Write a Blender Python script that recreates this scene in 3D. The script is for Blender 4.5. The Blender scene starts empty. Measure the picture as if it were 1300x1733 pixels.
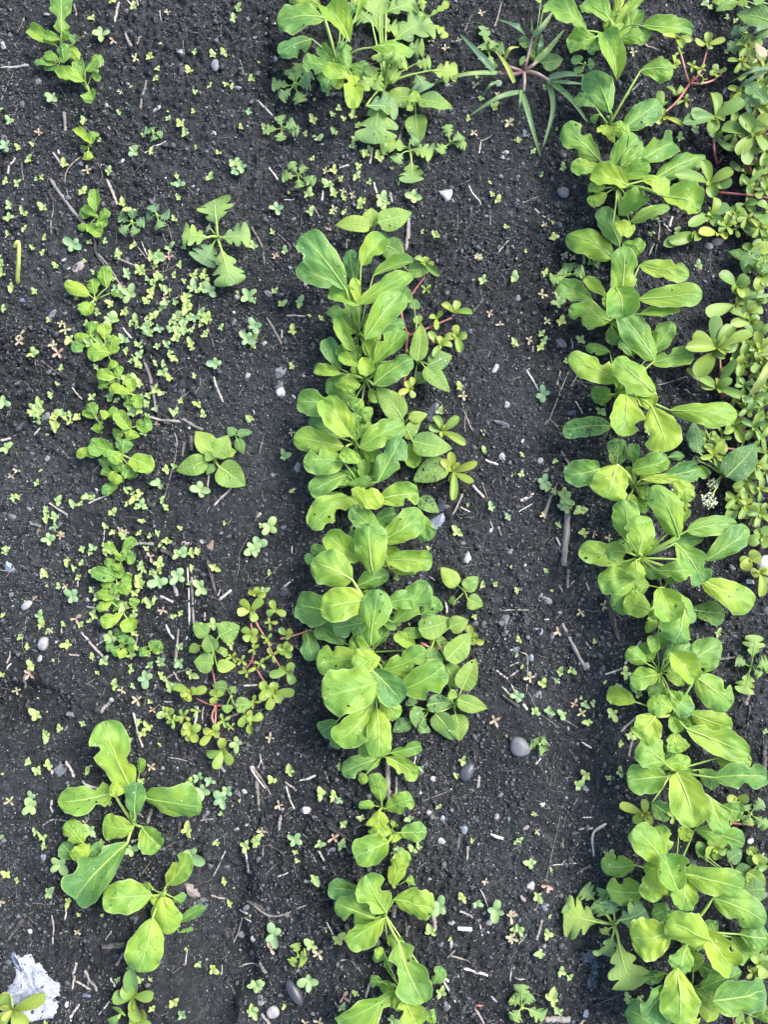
import bpy, math, random
import numpy as np
from mathutils import Vector, Matrix

random.seed(11); rng = np.random.default_rng(5)
R = math.radians
S = bpy.context.scene
COL = S.collection

# ------------------------------------------------------------------ camera
FPX, CAMH, TILT = 1450.0, 1.15, R(6.0)
CAMY = -CAMH * math.tan(TILT)
cd = bpy.data.cameras.new('camera'); cam = bpy.data.objects.new('camera', cd); COL.objects.link(cam)
cam.location = (0, CAMY, CAMH); cam.rotation_euler = (TILT, 0, 0)
cd.sensor_fit = 'VERTICAL'; cd.sensor_height = 24.0; cd.lens = 24.0 * FPX / 1733.0
cd.clip_start = 0.01; cd.clip_end = 200.0
S.camera = cam
S.render.resolution_x = 769; S.render.resolution_y = 1024

# ------------------------------------------------------------------ sky, sun, exposure
SUN_EL, SUN_AZ = R(50), R(62)          # azimuth from +Y towards +X
w = bpy.data.worlds.new('World'); S.world = w; w.use_nodes = True
nt = w.node_tree; nt.nodes.clear()
sky = nt.nodes.new('ShaderNodeTexSky'); sky.sky_type = 'NISHITA'; sky.sun_disc = False
sky.sun_elevation = SUN_EL; sky.sun_rotation = SUN_AZ
sky.air_density = 1.0; sky.dust_density = 2.5; sky.ozone_density = 1.0
bg = nt.nodes.new('ShaderNodeBackground'); bg.inputs['Strength'].default_value = 0.13
wo = nt.nodes.new('ShaderNodeOutputWorld')
nt.links.new(sky.outputs[0], bg.inputs[0]); nt.links.new(bg.outputs[0], wo.inputs[0])
sl = bpy.data.lights.new('sun', 'SUN'); so = bpy.data.objects.new('sun', sl); COL.objects.link(so)
sl.energy = 1.5; sl.angle = R(27); sl.color = (1.0, 0.98, 0.945)
sd = Vector((math.sin(SUN_AZ) * math.cos(SUN_EL), math.cos(SUN_AZ) * math.cos(SUN_EL), math.sin(SUN_EL)))
so.rotation_euler = (-sd).to_track_quat('-Z', 'Y').to_euler(); so.location = sd * 5
S.view_settings.view_transform = 'Standard'; S.view_settings.look = 'None'
S.view_settings.exposure = 1.60; S.view_settings.gamma = 1.0; S.view_settings.use_curve_mapping = False
S.cycles.max_bounces = 4; S.cycles.diffuse_bounces = 2; S.cycles.glossy_bounces = 2
S.cycles.transmission_bounces = 4; S.cycles.transparent_max_bounces = 4

# ------------------------------------------------------------------ noise
def h2(ix, iy, s):
    n = (ix.astype(np.int64) * 374761393 + iy.astype(np.int64) * 668265263 + s * 1442695041) & 0xffffffff
    n = ((n ^ (n >> 13)) * 1274126177) & 0xffffffff
    n = n ^ (n >> 16)
    return (n & 0xffffff) / float(0xffffff)
def vnoise(x, y, s):
    ix = np.floor(x); iy = np.floor(y); fx = x - ix; fy = y - iy
    fx = fx * fx * (3 - 2 * fx); fy = fy * fy * (3 - 2 * fy)
    a = h2(ix, iy, s); b = h2(ix + 1, iy, s); c = h2(ix, iy + 1, s); d = h2(ix + 1, iy + 1, s)
    return (a + (b - a) * fx) * (1 - fy) + (c + (d - c) * fx) * fy
def worley(x, y, s):
    ix = np.floor(x); iy = np.floor(y); best = np.full(x.shape, 9.0); hh = np.zeros(x.shape)
    for dx in (-1, 0, 1):
        for dy in (-1, 0, 1):
            cx = ix + dx; cy = iy + dy
            px = cx + h2(cx, cy, s); py = cy + h2(cx, cy, s + 7)
            d = (px - x) ** 2 + (py - y) ** 2
            m = d < best
            best = np.where(m, d, best); hh = np.where(m, h2(cx, cy, s + 13), hh)
    return np.sqrt(best), hh

def ray(px, py):
    x = (px - 650.0) / FPX; y = -(py - 866.5) / FPX
    c, s = math.cos(TILT), math.sin(TILT)
    return x, y * c + s, y * s - c
def at_z(px, py, z):
    dx, dy, dz = ray(px, py); k = (z - CAMH) / dz
    return Vector((dx * k, CAMY + dy * k, z))
def px2(px, py): v = at_z(px, py, 0); return v.x, v.y
MM = CAMH / FPX                       # metres per photo pixel at the middle

# ------------------------------------------------------------------ soil relief
def relief(x, y, fine=True):
    z = 0.010 * (vnoise(x * 3.1, y * 3.1, 1) - .5) + 0.010 * (vnoise(x * 9, y * 9, 2) - .5)
    # long furrows that follow the rows
    def furrow(pa, pb, wid, dep):
        ax, ay = px2(*pa); bx, by = px2(*pb)
        t = (y - ay) / (by - ay); cx = ax + (bx - ax) * t
        return -dep * np.exp(-((x - cx + 0.012 * (vnoise(y * 7, y * 0, 9) - .5)) / wid) ** 2)
    z = z + furrow((935, 0), (1000, 1733), 0.040, 0.016)
    z = z + furrow((455, 0), (470, 1733), 0.050, 0.008)
    z = z - furrow((590, 0), (650, 1733), 0.060, 0.008)
    z = z - furrow((1030, 0), (1130, 1733), 0.060, 0.010)
    z = z + furrow((1200, 0), (1250, 1733), 0.045, 0.012)
    # trodden hollow by the lower left plants
    fx, fy = px2(352, 1585)
    q = ((x - fx) / 0.058) ** 2 + ((y - fy) / 0.125) ** 2 + 1.1 * (vnoise(x * 22, y * 22, 51) - .5) + .5 * (vnoise(x * 60, y * 60, 52) - .5)
    hol = 1 / (1 + np.exp(np.clip((q - 1) * 5, -40, 40)))
    z = z - 0.032 * hol
    gx, gy = px2(25, 1200)
    q2 = ((x - gx) / 0.07) ** 2 + ((y - gy) / 0.035) ** 2
    z = z - 0.022 / (1 + np.exp(np.clip((q2 - 1) * 6, -40, 40)))
    if fine:
        soft = 1 - 0.40 * hol
        pathx, _ = px2(840, 900)
        soft = soft * (1 - 0.30 * np.exp(-((x - pathx) / 0.05) ** 2))
        rough = 0.5 + 1.0 * vnoise(x * 6, y * 6, 31)
        wx = x + 0.004 * (vnoise(x * 60, y * 60, 21) - .5); wy = y + 0.004 * (vnoise(x * 60, y * 60, 22) - .5)
        for sc, amp, s in ((38, .0036, 3), (85, .0050, 4), (170, .0056, 5)):
            d, k = worley(wx * sc, wy * sc, s)
            z = z + soft * rough * amp * (np.clip(1 - d * d * 1.5, -.6, 1) * (0.30 + 0.95 * k * k) - .25)
        z = z + soft * 0.0022 * (vnoise(x * 420, y * 420, 6) - .5)
        # drying cracks
        d1, k1 = worley(wx * 17 + 3, wy * 17, 41)
        e = np.abs(vnoise(x * 16, y * 16, 42) - .5)
        z = z - 0.006 * np.clip(1 - e / 0.012, 0, 1) * (vnoise(x * 5, y * 5, 43) > .55)
    return z
X0, X1, Y0, Y1, DX = -0.68, 0.70, -0.78, 0.84, 0.0021
gx = np.arange(X0, X1 + 1e-6, DX); gy = np.arange(Y0, Y1 + 1e-6, DX)
GXX, GYY = np.meshgrid(gx, gy)
GZ = relief(GXX, GYY)
# bigger crumbs pressed into the sheet
NX, NY = len(gx), len(gy)
def soil(x, y):
    x = np.asarray(x, float); y = np.asarray(y, float)
    fx = np.clip((x - X0) / DX, 0, NX - 1.001); fy = np.clip((y - Y0) / DX, 0, NY - 1.001)
    i = fx.astype(int); j = fy.astype(int); a = fx - i; b = fy - j
    return (GZ[j, i] * (1 - a) + GZ[j, i + 1] * a) * (1 - b) + (GZ[j + 1, i] * (1 - a) + GZ[j + 1, i + 1] * a) * b
def G(px, py, h=0.0):
    """point h metres above the soil that the photo shows at px, py"""
    z = h
    for _ in range(4):
        v = at_z(px, py, z); z = float(soil(v.x, v.y)) + h
    return at_z(px, py, z)

# ------------------------------------------------------------------ materials
def newmat(name):
    m = bpy.data.materials.new(name); m.use_nodes = True
    n = m.node_tree.nodes; n.clear()
    return m, n, m.node_tree.links
def N(n, t, **kw):
    o = n.new(t)
    for k, v in kw.items():
        if k.startswith('i_'): o.inputs[k[2:].replace('_', ' ')].default_value = v
        else: setattr(o, k, v)
    return o
def math_(n, l, op, a, b=None, clamp=False):
    o = n.new('ShaderNodeMath'); o.operation = op; o.use_clamp = clamp
    for i, v in enumerate((a, b)):
        if v is None: continue
        if isinstance(v, (int, float)): o.inputs[i].default_value = v
        else: l.new(v, o.inputs[i])
    return o.outputs[0]
def mix_(n, l, f, a, b, bt='MIX'):
    o = n.new('ShaderNodeMix'); o.data_type = 'RGBA'; o.blend_type = bt
    for i, v in ((0, f), (6, a), (7, b)):
        if isinstance(v, (int, float)): o.inputs[i].default_value = v
        elif isinstance(v, tuple): o.inputs[i].default_value = (*v, 1) if len(v) == 3 else v
        else: l.new(v, o.inputs[i])
    return o.outputs[2]
def ramp_(n, l, f, stops):
    o = n.new('ShaderNodeValToRGB'); cr = o.color_ramp
    while len(cr.elements) < len(stops): cr.elements.new(.5)
    for e, (p, c) in zip(cr.elements, stops):
        e.position = p; e.color = (*c, 1) if len(c) == 3 else c
    l.new(f, o.inputs[0]); return o.outputs[0]

def soil_mat():
    m, n, l = newmat('dark_soil')
    tc = N(n, 'ShaderNodeTexCoord'); co = tc.outputs['Object']
    big = N(n, 'ShaderNodeTexNoise', i_Scale=5.0, i_Detail=4.0); l.new(co, big.inputs['Vector'])
    mid = N(n, 'ShaderNodeTexNoise', i_Scale=90.0, i_Detail=6.0, i_Roughness=.7); l.new(co, mid.inputs['Vector'])
    fin = N(n, 'ShaderNodeTexVoronoi', i_Scale=420.0); l.new(co, fin.inputs['Vector'])
    c1 = ramp_(n, l, big.outputs[0], ((.35, (.019, .0225, .0250)), (.65, (.052, .0580, .0630))))
    c2 = ramp_(n, l, mid.outputs[0], ((.32, (.40, .40, .41)), (.52, (1, 1, 1)), (.68, (2.1, 2.08, 2.04))))
    c = mix_(n, l, 1.0, c1, c2, 'MULTIPLY')
    sep = N(n, 'ShaderNodeSeparateColor'); l.new(fin.outputs['Color'], sep.inputs[0])
    g = math_(n, l, 'GREATER_THAN', sep.outputs[0], .93)
    c = mix_(n, l, math_(n, l, 'MULTIPLY', g, .55), c, (.12, .118, .115))
    b = N(n, 'ShaderNodeBsdfPrincipled'); l.new(c, b.inputs['Base Color'])
    b.inputs['Roughness'].default_value = .72; b.inputs['Specular IOR Level'].default_value = .45
    n2 = N(n, 'ShaderNodeTexNoise', i_Scale=520.0, i_Detail=5.0, i_Roughness=.7); l.new(co, n2.inputs['Vector'])
    hgt = math_(n, l, 'ADD', n2.outputs[0], math_(n, l, 'MULTIPLY', fin.outputs['Distance'], -.7))
    bm = N(n, 'ShaderNodeBump', i_Strength=1.0, i_Distance=.0060); l.new(hgt, bm.inputs['Height'])
    l.new(bm.outputs[0], b.inputs['Normal'])
    o = N(n, 'ShaderNodeOutputMaterial'); l.new(b.outputs[0], o.inputs[0]); return m

def crumb_mat(name, lo, hi, rough=.8):
    m, n, l = newmat(name)
    at = N(n, 'ShaderNodeAttribute', attribute_name='tone')
    c = ramp_(n, l, at.outputs['Fac'], ((0, lo), (1, hi)))
    tc = N(n, 'ShaderNodeTexCoord')
    ns = N(n, 'ShaderNodeTexNoise', i_Scale=700.0, i_Detail=3.0); l.new(tc.outputs['Object'], ns.inputs['Vector'])
    c = mix_(n, l, .6, c, ramp_(n, l, ns.outputs[0], ((.3, (.5, .5, .5)), (.7, (1.4, 1.4, 1.4)))), 'MULTIPLY')
    b = N(n, 'ShaderNodeBsdfPrincipled'); l.new(c, b.inputs['Base Color']); b.inputs['Roughness'].default_value = rough
    bm = N(n, 'ShaderNodeBump', i_Strength=.6, i_Distance=.0008); l.new(ns.outputs[0], bm.inputs['Height']); l.new(bm.outputs[0], b.inputs['Normal'])
    o = N(n, 'ShaderNodeOutputMaterial'); l.new(b.outputs[0], o.inputs[0]); return m

def leaf_mat(name, stops, vein, veins=6.5, skew=2.2, vamt=.55, rough=.42, net=True, trans=.28, edge=None, holes=True, bump=.5, spec=.5, grad=.0):
    """Object colour: R = hue along the ramp, G = spot amount, B = random phase"""
    m, n, l = newmat(name)
    oi = N(n, 'ShaderNodeObjectInfo'); sep = N(n, 'ShaderNodeSeparateColor'); l.new(oi.outputs['Color'], sep.inputs[0])
    uv = N(n, 'ShaderNodeUVMap', uv_map='UVMap'); sx = N(n, 'ShaderNodeSeparateXYZ'); l.new(uv.outputs[0], sx.inputs[0])
    tc = N(n, 'ShaderNodeTexCoord'); co = tc.outputs['Object']
    au = math_(n, l, 'ABSOLUTE', math_(n, l, 'SUBTRACT', math_(n, l, 'MULTIPLY', sx.outputs[0], 2.0), 1.0))
    nz = N(n, 'ShaderNodeTexNoise', i_Scale=60.0, i_Detail=3.0); l.new(co, nz.inputs['Vector'])
    jit = math_(n, l, 'MULTIPLY', math_(n, l, 'SUBTRACT', nz.outputs[0], .5), .95)
    side = math_(n, l, 'MULTIPLY', math_(n, l, 'GREATER_THAN', sx.outputs[0], .5), .45)
    ph = math_(n, l, 'ADD', math_(n, l, 'SUBTRACT', math_(n, l, 'MULTIPLY', sx.outputs[1], veins), math_(n, l, 'MULTIPLY', au, skew)), math_(n, l, 'ADD', jit, side))
    fr = math_(n, l, 'ABSOLUTE', math_(n, l, 'SUBTRACT', math_(n, l, 'FRACT', ph), .5))       # 0 on a vein
    vw = math_(n, l, 'SUBTRACT', 1.0, math_(n, l, 'DIVIDE', fr, .06), True)
    vw = math_(n, l, 'MULTIPLY', vw, math_(n, l, 'SUBTRACT', 1.05, math_(n, l, 'MULTIPLY', au, .85), True))
    mid = math_(n, l, 'SUBTRACT', 1.0, math_(n, l, 'DIVIDE', au, .07), True)
    vein_f = math_(n, l, 'MAXIMUM', vw, mid)
    big = N(n, 'ShaderNodeTexNoise', i_Scale=38.0, i_Detail=2.0); l.new(co, big.inputs['Vector'])
    hue = math_(n, l, 'ADD', sep.outputs[0], math_(n, l, 'MULTIPLY', math_(n, l, 'SUBTRACT', big.outputs[0], .5), 1.1))
    hue = math_(n, l, 'ADD', hue, math_(n, l, 'MULTIPLY', math_(n, l, 'SUBTRACT', .45, sx.outputs[1]), grad), True)
    c = ramp_(n, l, hue, stops)
    hb = fr
    if net:
        vo = N(n, 'ShaderNodeTexVoronoi', feature='DISTANCE_TO_EDGE', i_Scale=290.0); l.new(co, vo.inputs['Vector'])
        ne = math_(n, l, 'SUBTRACT', 1.0, math_(n, l, 'DIVIDE', vo.outputs['Distance'], .10), True)
        c = mix_(n, l, math_(n, l, 'MULTIPLY', ne, .22), c, vein)
        hb = math_(n, l, 'ADD', fr, math_(n, l, 'MULTIPLY', vo.outputs['Distance'], .55))
    c = mix_(n, l, math_(n, l, 'MULTIPLY', vein_f, vamt), c, vein)
    if edge:
        ef = math_(n, l, 'DIVIDE', math_(n, l, 'SUBTRACT', au, .90), .10, True)
        c = mix_(n, l, math_(n, l, 'MULTIPLY', ef, .6), c, edge)
    # scattered specks of soil, pale feeding marks and grey blotches
    sp = N(n, 'ShaderNodeTexVoronoi', i_Scale=130.0); l.new(co, sp.inputs['Vector'])
    ss = N(n, 'ShaderNodeSeparateColor'); l.new(sp.outputs['Color'], ss.inputs[0])
    dot = math_(n, l, 'MULTIPLY', math_(n, l, 'LESS_THAN', sp.outputs['Distance'], .16), math_(n, l, 'GREATER_THAN', ss.outputs[0], .86))
    c = mix_(n, l, math_(n, l, 'MULTIPLY', dot, .7), c, (.62, .68, .45))
    dk = math_(n, l, 'MULTIPLY', math_(n, l, 'LESS_THAN', sp.outputs['Distance'], .20), math_(n, l, 'LESS_THAN', ss.outputs[1], math_(n, l, 'ADD', .04, math_(n, l, 'MULTIPLY', sep.outputs[1], .5))))
    c = mix_(n, l, math_(n, l, 'MULTIPLY', dk, .8), c, (.03, .045, .03))
    bl = N(n, 'ShaderNodeTexNoise', i_Scale=150.0, i_Detail=5.0, i_Roughness=.75); l.new(co, bl.inputs['Vector'])
    blf = math_(n, l, 'MULTIPLY', math_(n, l, 'GREATER_THAN', math_(n, l, 'ADD', bl.outputs[0], math_(n, l, 'MULTIPLY', sep.outputs[1], .10)), .67), .85)
    c = mix_(n, l, blf, c, (.035, .05, .04))
    bm = N(n, 'ShaderNodeBump', i_Strength=bump, i_Distance=.0014); l.new(hb, bm.inputs['Height'])
    b = N(n, 'ShaderNodeBsdfPrincipled'); l.new(c, b.inputs['Base Color'])
    b.inputs['Roughness'].default_value = rough; b.inputs['Specular IOR Level'].default_value = spec
    l.new(bm.outputs[0], b.inputs['Normal'])
    t = N(n, 'ShaderNodeBsdfTranslucent'); tc2 = mix_(n, l, 1.0, c, (1.15, 1.2, .55), 'MULTIPLY'); l.new(tc2, t.inputs[0])
    mx = N(n, 'ShaderNodeMixShader'); mx.inputs[0].default_value = trans
    l.new(b.outputs[0], mx.inputs[1]); l.new(t.outputs[0], mx.inputs[2])
    o = N(n, 'ShaderNodeOutputMaterial'); l.new(mx.outputs[0], o.inputs[0]); return m

def plain_mat(name, c0, c1, scale=120.0, rough=.5, bump=.3, stretch=None, bd=.0008, spec=.5):
    m, n, l = newmat(name)
    tc = N(n, 'ShaderNodeTexCoord'); co = tc.outputs['Object']
    if stretch:
        uv = N(n, 'ShaderNodeUVMap', uv_map='UVMap'); mp = N(n, 'ShaderNodeMapping'); mp.inputs['Scale'].default_value = stretch
        l.new(uv.outputs[0], mp.inputs[0]); co = mp.outputs[0]; scale = 1.0
    ns = N(n, 'ShaderNodeTexNoise', i_Scale=scale, i_Detail=6.0, i_Roughness=.65); l.new(co, ns.inputs['Vector'])
    oi = N(n, 'ShaderNodeObjectInfo')
    f = math_(n, l, 'ADD', ns.outputs[0], math_(n, l, 'MULTIPLY', math_(n, l, 'SUBTRACT', oi.outputs['Random'], .5), .45))
    c = ramp_(n, l, f, ((.32, c0), (.70, c1)))
    b = N(n, 'ShaderNodeBsdfPrincipled'); l.new(c, b.inputs['Base Color']); b.inputs['Roughness'].default_value = rough
    b.inputs['Specular IOR Level'].default_value = spec
    bm = N(n, 'ShaderNodeBump', i_Strength=bump, i_Distance=bd); l.new(ns.outputs[0], bm.inputs['Height']); l.new(bm.outputs[0], b.inputs['Normal'])
    o = N(n, 'ShaderNodeOutputMaterial'); l.new(b.outputs[0], o.inputs[0]); return m

def stone_mat(name, gloss=.6):
    m, n, l = newmat(name)
    oi = N(n, 'ShaderNodeObjectInfo'); tc = N(n, 'ShaderNodeTexCoord')
    ns = N(n, 'ShaderNodeTexNoise', i_Scale=260.0, i_Detail=6.0, i_Roughness=.7); l.new(tc.outputs['Object'], ns.inputs['Vector'])
    n2 = N(n, 'ShaderNodeTexNoise', i_Scale=3.0, i_Detail=5.0, i_Roughness=.7); l.new(tc.outputs['Generated'], n2.inputs['Vector'])
    c = mix_(n, l, 1.0, oi.outputs['Color'], ramp_(n, l, n2.outputs[0], ((.3, (.55, .55, .57)), (.7, (1.25, 1.24, 1.2)))), 'MULTIPLY')
    dirt = math_(n, l, 'GREATER_THAN', ns.outputs[0], .56)
    c = mix_(n, l, math_(n, l, 'MULTIPLY', dirt, .75), c, (.03, .03, .032))
    b = N(n, 'ShaderNodeBsdfPrincipled'); l.new(c, b.inputs['Base Color']); b.inputs['Roughness'].default_value = gloss
    bm = N(n, 'ShaderNodeBump', i_Strength=.5, i_Distance=.0008); l.new(n2.outputs[0], bm.inputs['Height']); l.new(bm.outputs[0], b.inputs['Normal'])
    o = N(n, 'ShaderNodeOutputMaterial'); l.new(b.outputs[0], o.inputs[0]); return m

M = {}
M['soil'] = soil_mat()
M['crumb'] = crumb_mat('soil_crumb', (.012, .0145, .0165), (.22, .23, .235))
M['grit'] = crumb_mat('pale_grit', (.16, .155, .15), (.62, .60, .56))
M['straw'] = crumb_mat('straw_bit', (.07, .06, .052), (.42, .37, .31))
M['green'] = leaf_mat('salad_leaf', ((0, (.098, .250, .072)), (.5, (.180, .340, .046)), (1, (.325, .445, .042))), (.42, .53, .17), veins=4.2, skew=2.0, vamt=.60, rough=.46, grad=.40, edge=(.44, .54, .22), bump=.55, spec=.30)
M['stalk'] = plain_mat('leaf_stalk', (.24, .40, .07), (.38, .50, .13), 60, .4, .1)
M['broad'] = leaf_mat('toothed_leaf', ((0, (.105, .225, .080)), (.5, (.195, .335, .065)), (1, (.32, .43, .07))), (.42, .52, .20), veins=6.5, skew=3.0, vamt=.40, rough=.58, bump=.35, spec=.35)
M['lobed'] = leaf_mat('lobed_leaf', ((0, (.16, .28, .145)), (.5, (.25, .39, .12)), (1, (.33, .46, .09))), (.45, .56, .28), veins=5, skew=3.2, vamt=.4, rough=.6, net=False, spec=.3)
M['purs'] = leaf_mat('succulent_leaf', ((0, (.12, .25, .075)), (.5, (.21, .335, .055)), (1, (.36, .41, .060))), (.36, .46, .16), veins=3, skew=2, vamt=.12, rough=.42, net=False, trans=.20, edge=(.36, .27, .13), bump=.1, spec=.38)
M['grass'] = leaf_mat('grass_blade', ((0, (.12, .22, .12)), (.5, (.20, .32, .10)), (1, (.42, .46, .09))), (.38, .48, .26), veins=1, skew=.1, vamt=.35, rough=.42, net=False, bump=.1)
M['seed'] = leaf_mat('seedling_leaf', ((0, (.24, .39, .20)), (.5, (.36, .50, .17)), (1, (.46, .55, .15))), (.58, .66, .34), veins=4, skew=2, vamt=.35, rough=.45, net=False, trans=.22, bump=.2)
M['red'] = leaf_mat('reddish_leaf', ((0, (.42, .26, .19)), (.5, (.50, .40, .27)), (1, (.48, .47, .24))), (.50, .40, .28), veins=3, skew=2, vamt=.3, rough=.45, net=False, trans=.2, bump=.1)
M['seedstem'] = plain_mat('seedling_stem', (.30, .38, .13), (.45, .48, .22), 200, .5, .1)
M['redstem'] = plain_mat('red_stem', (.27, .09, .075), (.42, .20, .15), 60, .35, .2)
M['purple'] = plain_mat('purple_stem', (.17, .09, .10), (.32, .24, .19), 80, .45, .2)
M['wood'] = plain_mat('dry_stick', (.05, .045, .04), (.30, .27, .245), rough=.85, bump=.8, stretch=(7, 1.2, 1), spec=.2)
M['pale_straw'] = plain_mat('pale_straw', (.18, .155, .13), (.60, .54, .47), rough=.75, bump=.5, stretch=(7, 1.0, 1), spec=.25)
M['root'] = plain_mat('root', (.12, .10, .085), (.34, .29, .25), rough=.85, bump=.6, stretch=(4, 6, 1), spec=.2)
M['stone'] = stone_mat('stone', .6)
M['slate'] = stone_mat('slate_stone', .38)

# ------------------------------------------------------------------ object helpers
def tag(o, label=None, cat=None, group=None, kind=None):
    if label: o['label'] = label
    if cat: o['category'] = cat
    if group: o['group'] = group
    if kind: o['kind'] = kind
    return o
def link(name, me, parent=None, loc=None, mat=None, color=None):
    o = bpy.data.objects.new(name, me); COL.objects.link(o)
    if parent is not None: o.parent = parent
    if loc is not None: o.location = loc
    if mat is not None and me is not None and not me.materials: me.materials.append(mat)
    if color is not None: o.color = (*color, 1)
    return o
def empty(name, loc):
    o = bpy.data.objects.new(name, None); COL.objects.link(o); o.location = loc; o.empty_display_size = .01
    return o
def mesh(name, v, f, uv=None, smooth=True):
    me = bpy.data.meshes.new(name)
    me.from_pydata([tuple(p) for p in v], [], [tuple(int(i) for i in q) for q in f])
    if uv is not None:
        L = me.uv_layers.new(name='UVMap'); idx = np.empty(len(me.loops), dtype=np.int32)
        me.loops.foreach_get('vertex_index', idx)
        L.data.foreach_set('uv', np.asarray(uv, dtype=np.float32)[idx].ravel())
    if smooth: me.polygons.foreach_set('use_smooth', [True] * len(me.polygons))
    return me
def big_mesh(name, v, f, tone=None, smooth=True):
    """v (n,3), f (m,k) arrays"""
    me = bpy.data.meshes.new(name); m, k = f.shape
    me.vertices.add(len(v)); me.vertices.foreach_set('co', v.astype(np.float32).ravel())
    me.loops.add(m * k); me.loops.foreach_set('vertex_index', f.astype(np.int32).ravel())
    me.polygons.add(m); me.polygons.foreach_set('loop_start', np.arange(0, m * k, k, dtype=np.int32))
    me.polygons.foreach_set('loop_total', np.full(m, k, dtype=np.int32))
    me.update(calc_edges=True)
    if smooth: me.polygons.foreach_set('use_smooth', np.ones(m, dtype=bool))
    if tone is not None:
        a = me.attributes.new('tone', 'FLOAT', 'POINT'); a.data.foreach_set('value', tone.astype(np.float32))
    me.validate(); return me

def tube(pts, rad, sides=6, uvlen=None):
    """verts, faces, uv of a closed tube through pts (list of Vector) with radii"""
    V, F, U = [], [], []
    n = len(pts); up = Vector((.31, .17, .93)); ln = 0
    for i, p in enumerate(pts):
        d = (pts[min(i + 1, n - 1)] - pts[max(i - 1, 0)])
        if d.length < 1e-9: d = Vector((1, 0, 0))
        d.normalize(); a = d.cross(up)
        if a.length < 1e-3: a = d.cross(Vector((1, 0, 0)))
        a.normalize(); b = a.cross(d)
        if i: ln += (p - pts[i - 1]).length
        for k in range(sides):
            t = 2 * math.pi * k / sides
            V.append(p + (a * math.cos(t) + b * math.sin(t)) * rad[i]); U.append((k / sides, ln * 30))
    for i in range(n - 1):
        for k in range(sides):
            k2 = (k + 1) % sides
            F.append((i * sides + k, i * sides + k2, (i + 1) * sides + k2, (i + 1) * sides + k))
    F.append(tuple(range(sides - 1, -1, -1))); F.append(tuple((n - 1) * sides + k for k in range(sides)))
    return V, F, U
def bez(a, b, c, t): return a * ((1 - t) ** 2) + b * (2 * t * (1 - t)) + c * (t * t)
def spline(pts, n):
    """Catmull-Rom through pts"""
    P = [pts[0] * 2 - pts[1]] + list(pts) + [pts[-1] * 2 - pts[-2]]; out = []
    for i in range(1, len(P) - 2):
        for k in range(n):
            t = k / n
            out.append(.5 * ((2 * P[i]) + (P[i + 1] - P[i - 1]) * t + (2 * P[i - 1] - 5 * P[i] + 4 * P[i + 1] - P[i + 2]) * t * t + (3 * P[i] - P[i - 1] - 3 * P[i + 1] + P[i + 2]) * t ** 3))
    out.append(pts[-1].copy()); return out

# ------------------------------------------------------------------ ground sheet
def grow(a, sgn):
    out = []; d = DX * 2
    while abs(a) < 25: a += sgn * d; d *= 1.42; out.append(a)
    return out
ax = np.array(grow(X0, -1)[::-1] + list(gx) + grow(X1, 1)); ay = np.array(grow(Y0, -1)[::-1] + list(gy) + grow(Y1, 1))
AX, AY = np.meshgrid(ax, ay); AZ = np.zeros(AX.shape)
ox = len(grow(X0, -1)); oy = len(grow(Y0, -1))
inside = np.zeros(AX.shape, bool); inside[oy:oy + NY, ox:ox + NX] = True
AZ[~inside] = relief(AX[~inside], AY[~inside], False) * np.exp(-np.hypot(AX[~inside], AY[~inside]) * .5)
AZ[oy:oy + NY, ox:ox + NX] = GZ
nr, nc = AX.shape; ii = np.arange(nr * nc).reshape(nr, nc)
gf = np.stack([ii[:-1, :-1], ii[:-1, 1:], ii[1:, 1:], ii[1:, :-1]], -1).reshape(-1, 4)
gm = big_mesh('ground', np.stack([AX, AY, AZ], -1).reshape(-1, 3), gf)
tag(link('ground', gm, mat=M['soil']), kind='structure')

# ------------------------------------------------------------------ loose stuff on the soil
PHI = (1 + 5 ** .5) / 2
ICO = np.array([(-1, PHI, 0), (1, PHI, 0), (-1, -PHI, 0), (1, -PHI, 0), (0, -1, PHI), (0, 1, PHI), (0, -1, -PHI), (0, 1, -PHI), (PHI, 0, -1), (PHI, 0, 1), (-PHI, 0, -1), (-PHI, 0, 1)]) / 1.902
ICF = np.array([(0, 11, 5), (0, 5, 1), (0, 1, 7), (0, 7, 10), (0, 10, 11), (1, 5, 9), (5, 11, 4), (11, 10, 2), (10, 7, 6), (7, 1, 8), (3, 9, 4), (3, 4, 2), (3, 2, 6), (3, 6, 8), (3, 8, 9), (4, 9, 5), (2, 4, 11), (6, 2, 10), (8, 6, 7), (9, 8, 1)])
def scatter(n, dens=None):
    x = rng.uniform(X0 + .02, X1 - .02, n * 3); y = rng.uniform(Y0 + .02, Y1 - .02, n * 3)
    d = vnoise(x * 11, y * 11, 77) * .6 + vnoise(x * 35, y * 35, 78) * .6
    if dens: d = d * dens(x, y)
    k = rng.uniform(0, 1, n * 3) < d
    return x[k][:n], y[k][:n]
OCT = np.array([(1, 0, 0), (-1, 0, 0), (0, 1, 0), (0, -1, 0), (0, 0, 1), (0, 0, -1)], float)
OCF = np.array([(0, 2, 4), (2, 1, 4), (1, 3, 4), (3, 0, 4), (2, 0, 5), (1, 2, 5), (3, 1, 5), (0, 3, 5)])
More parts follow.
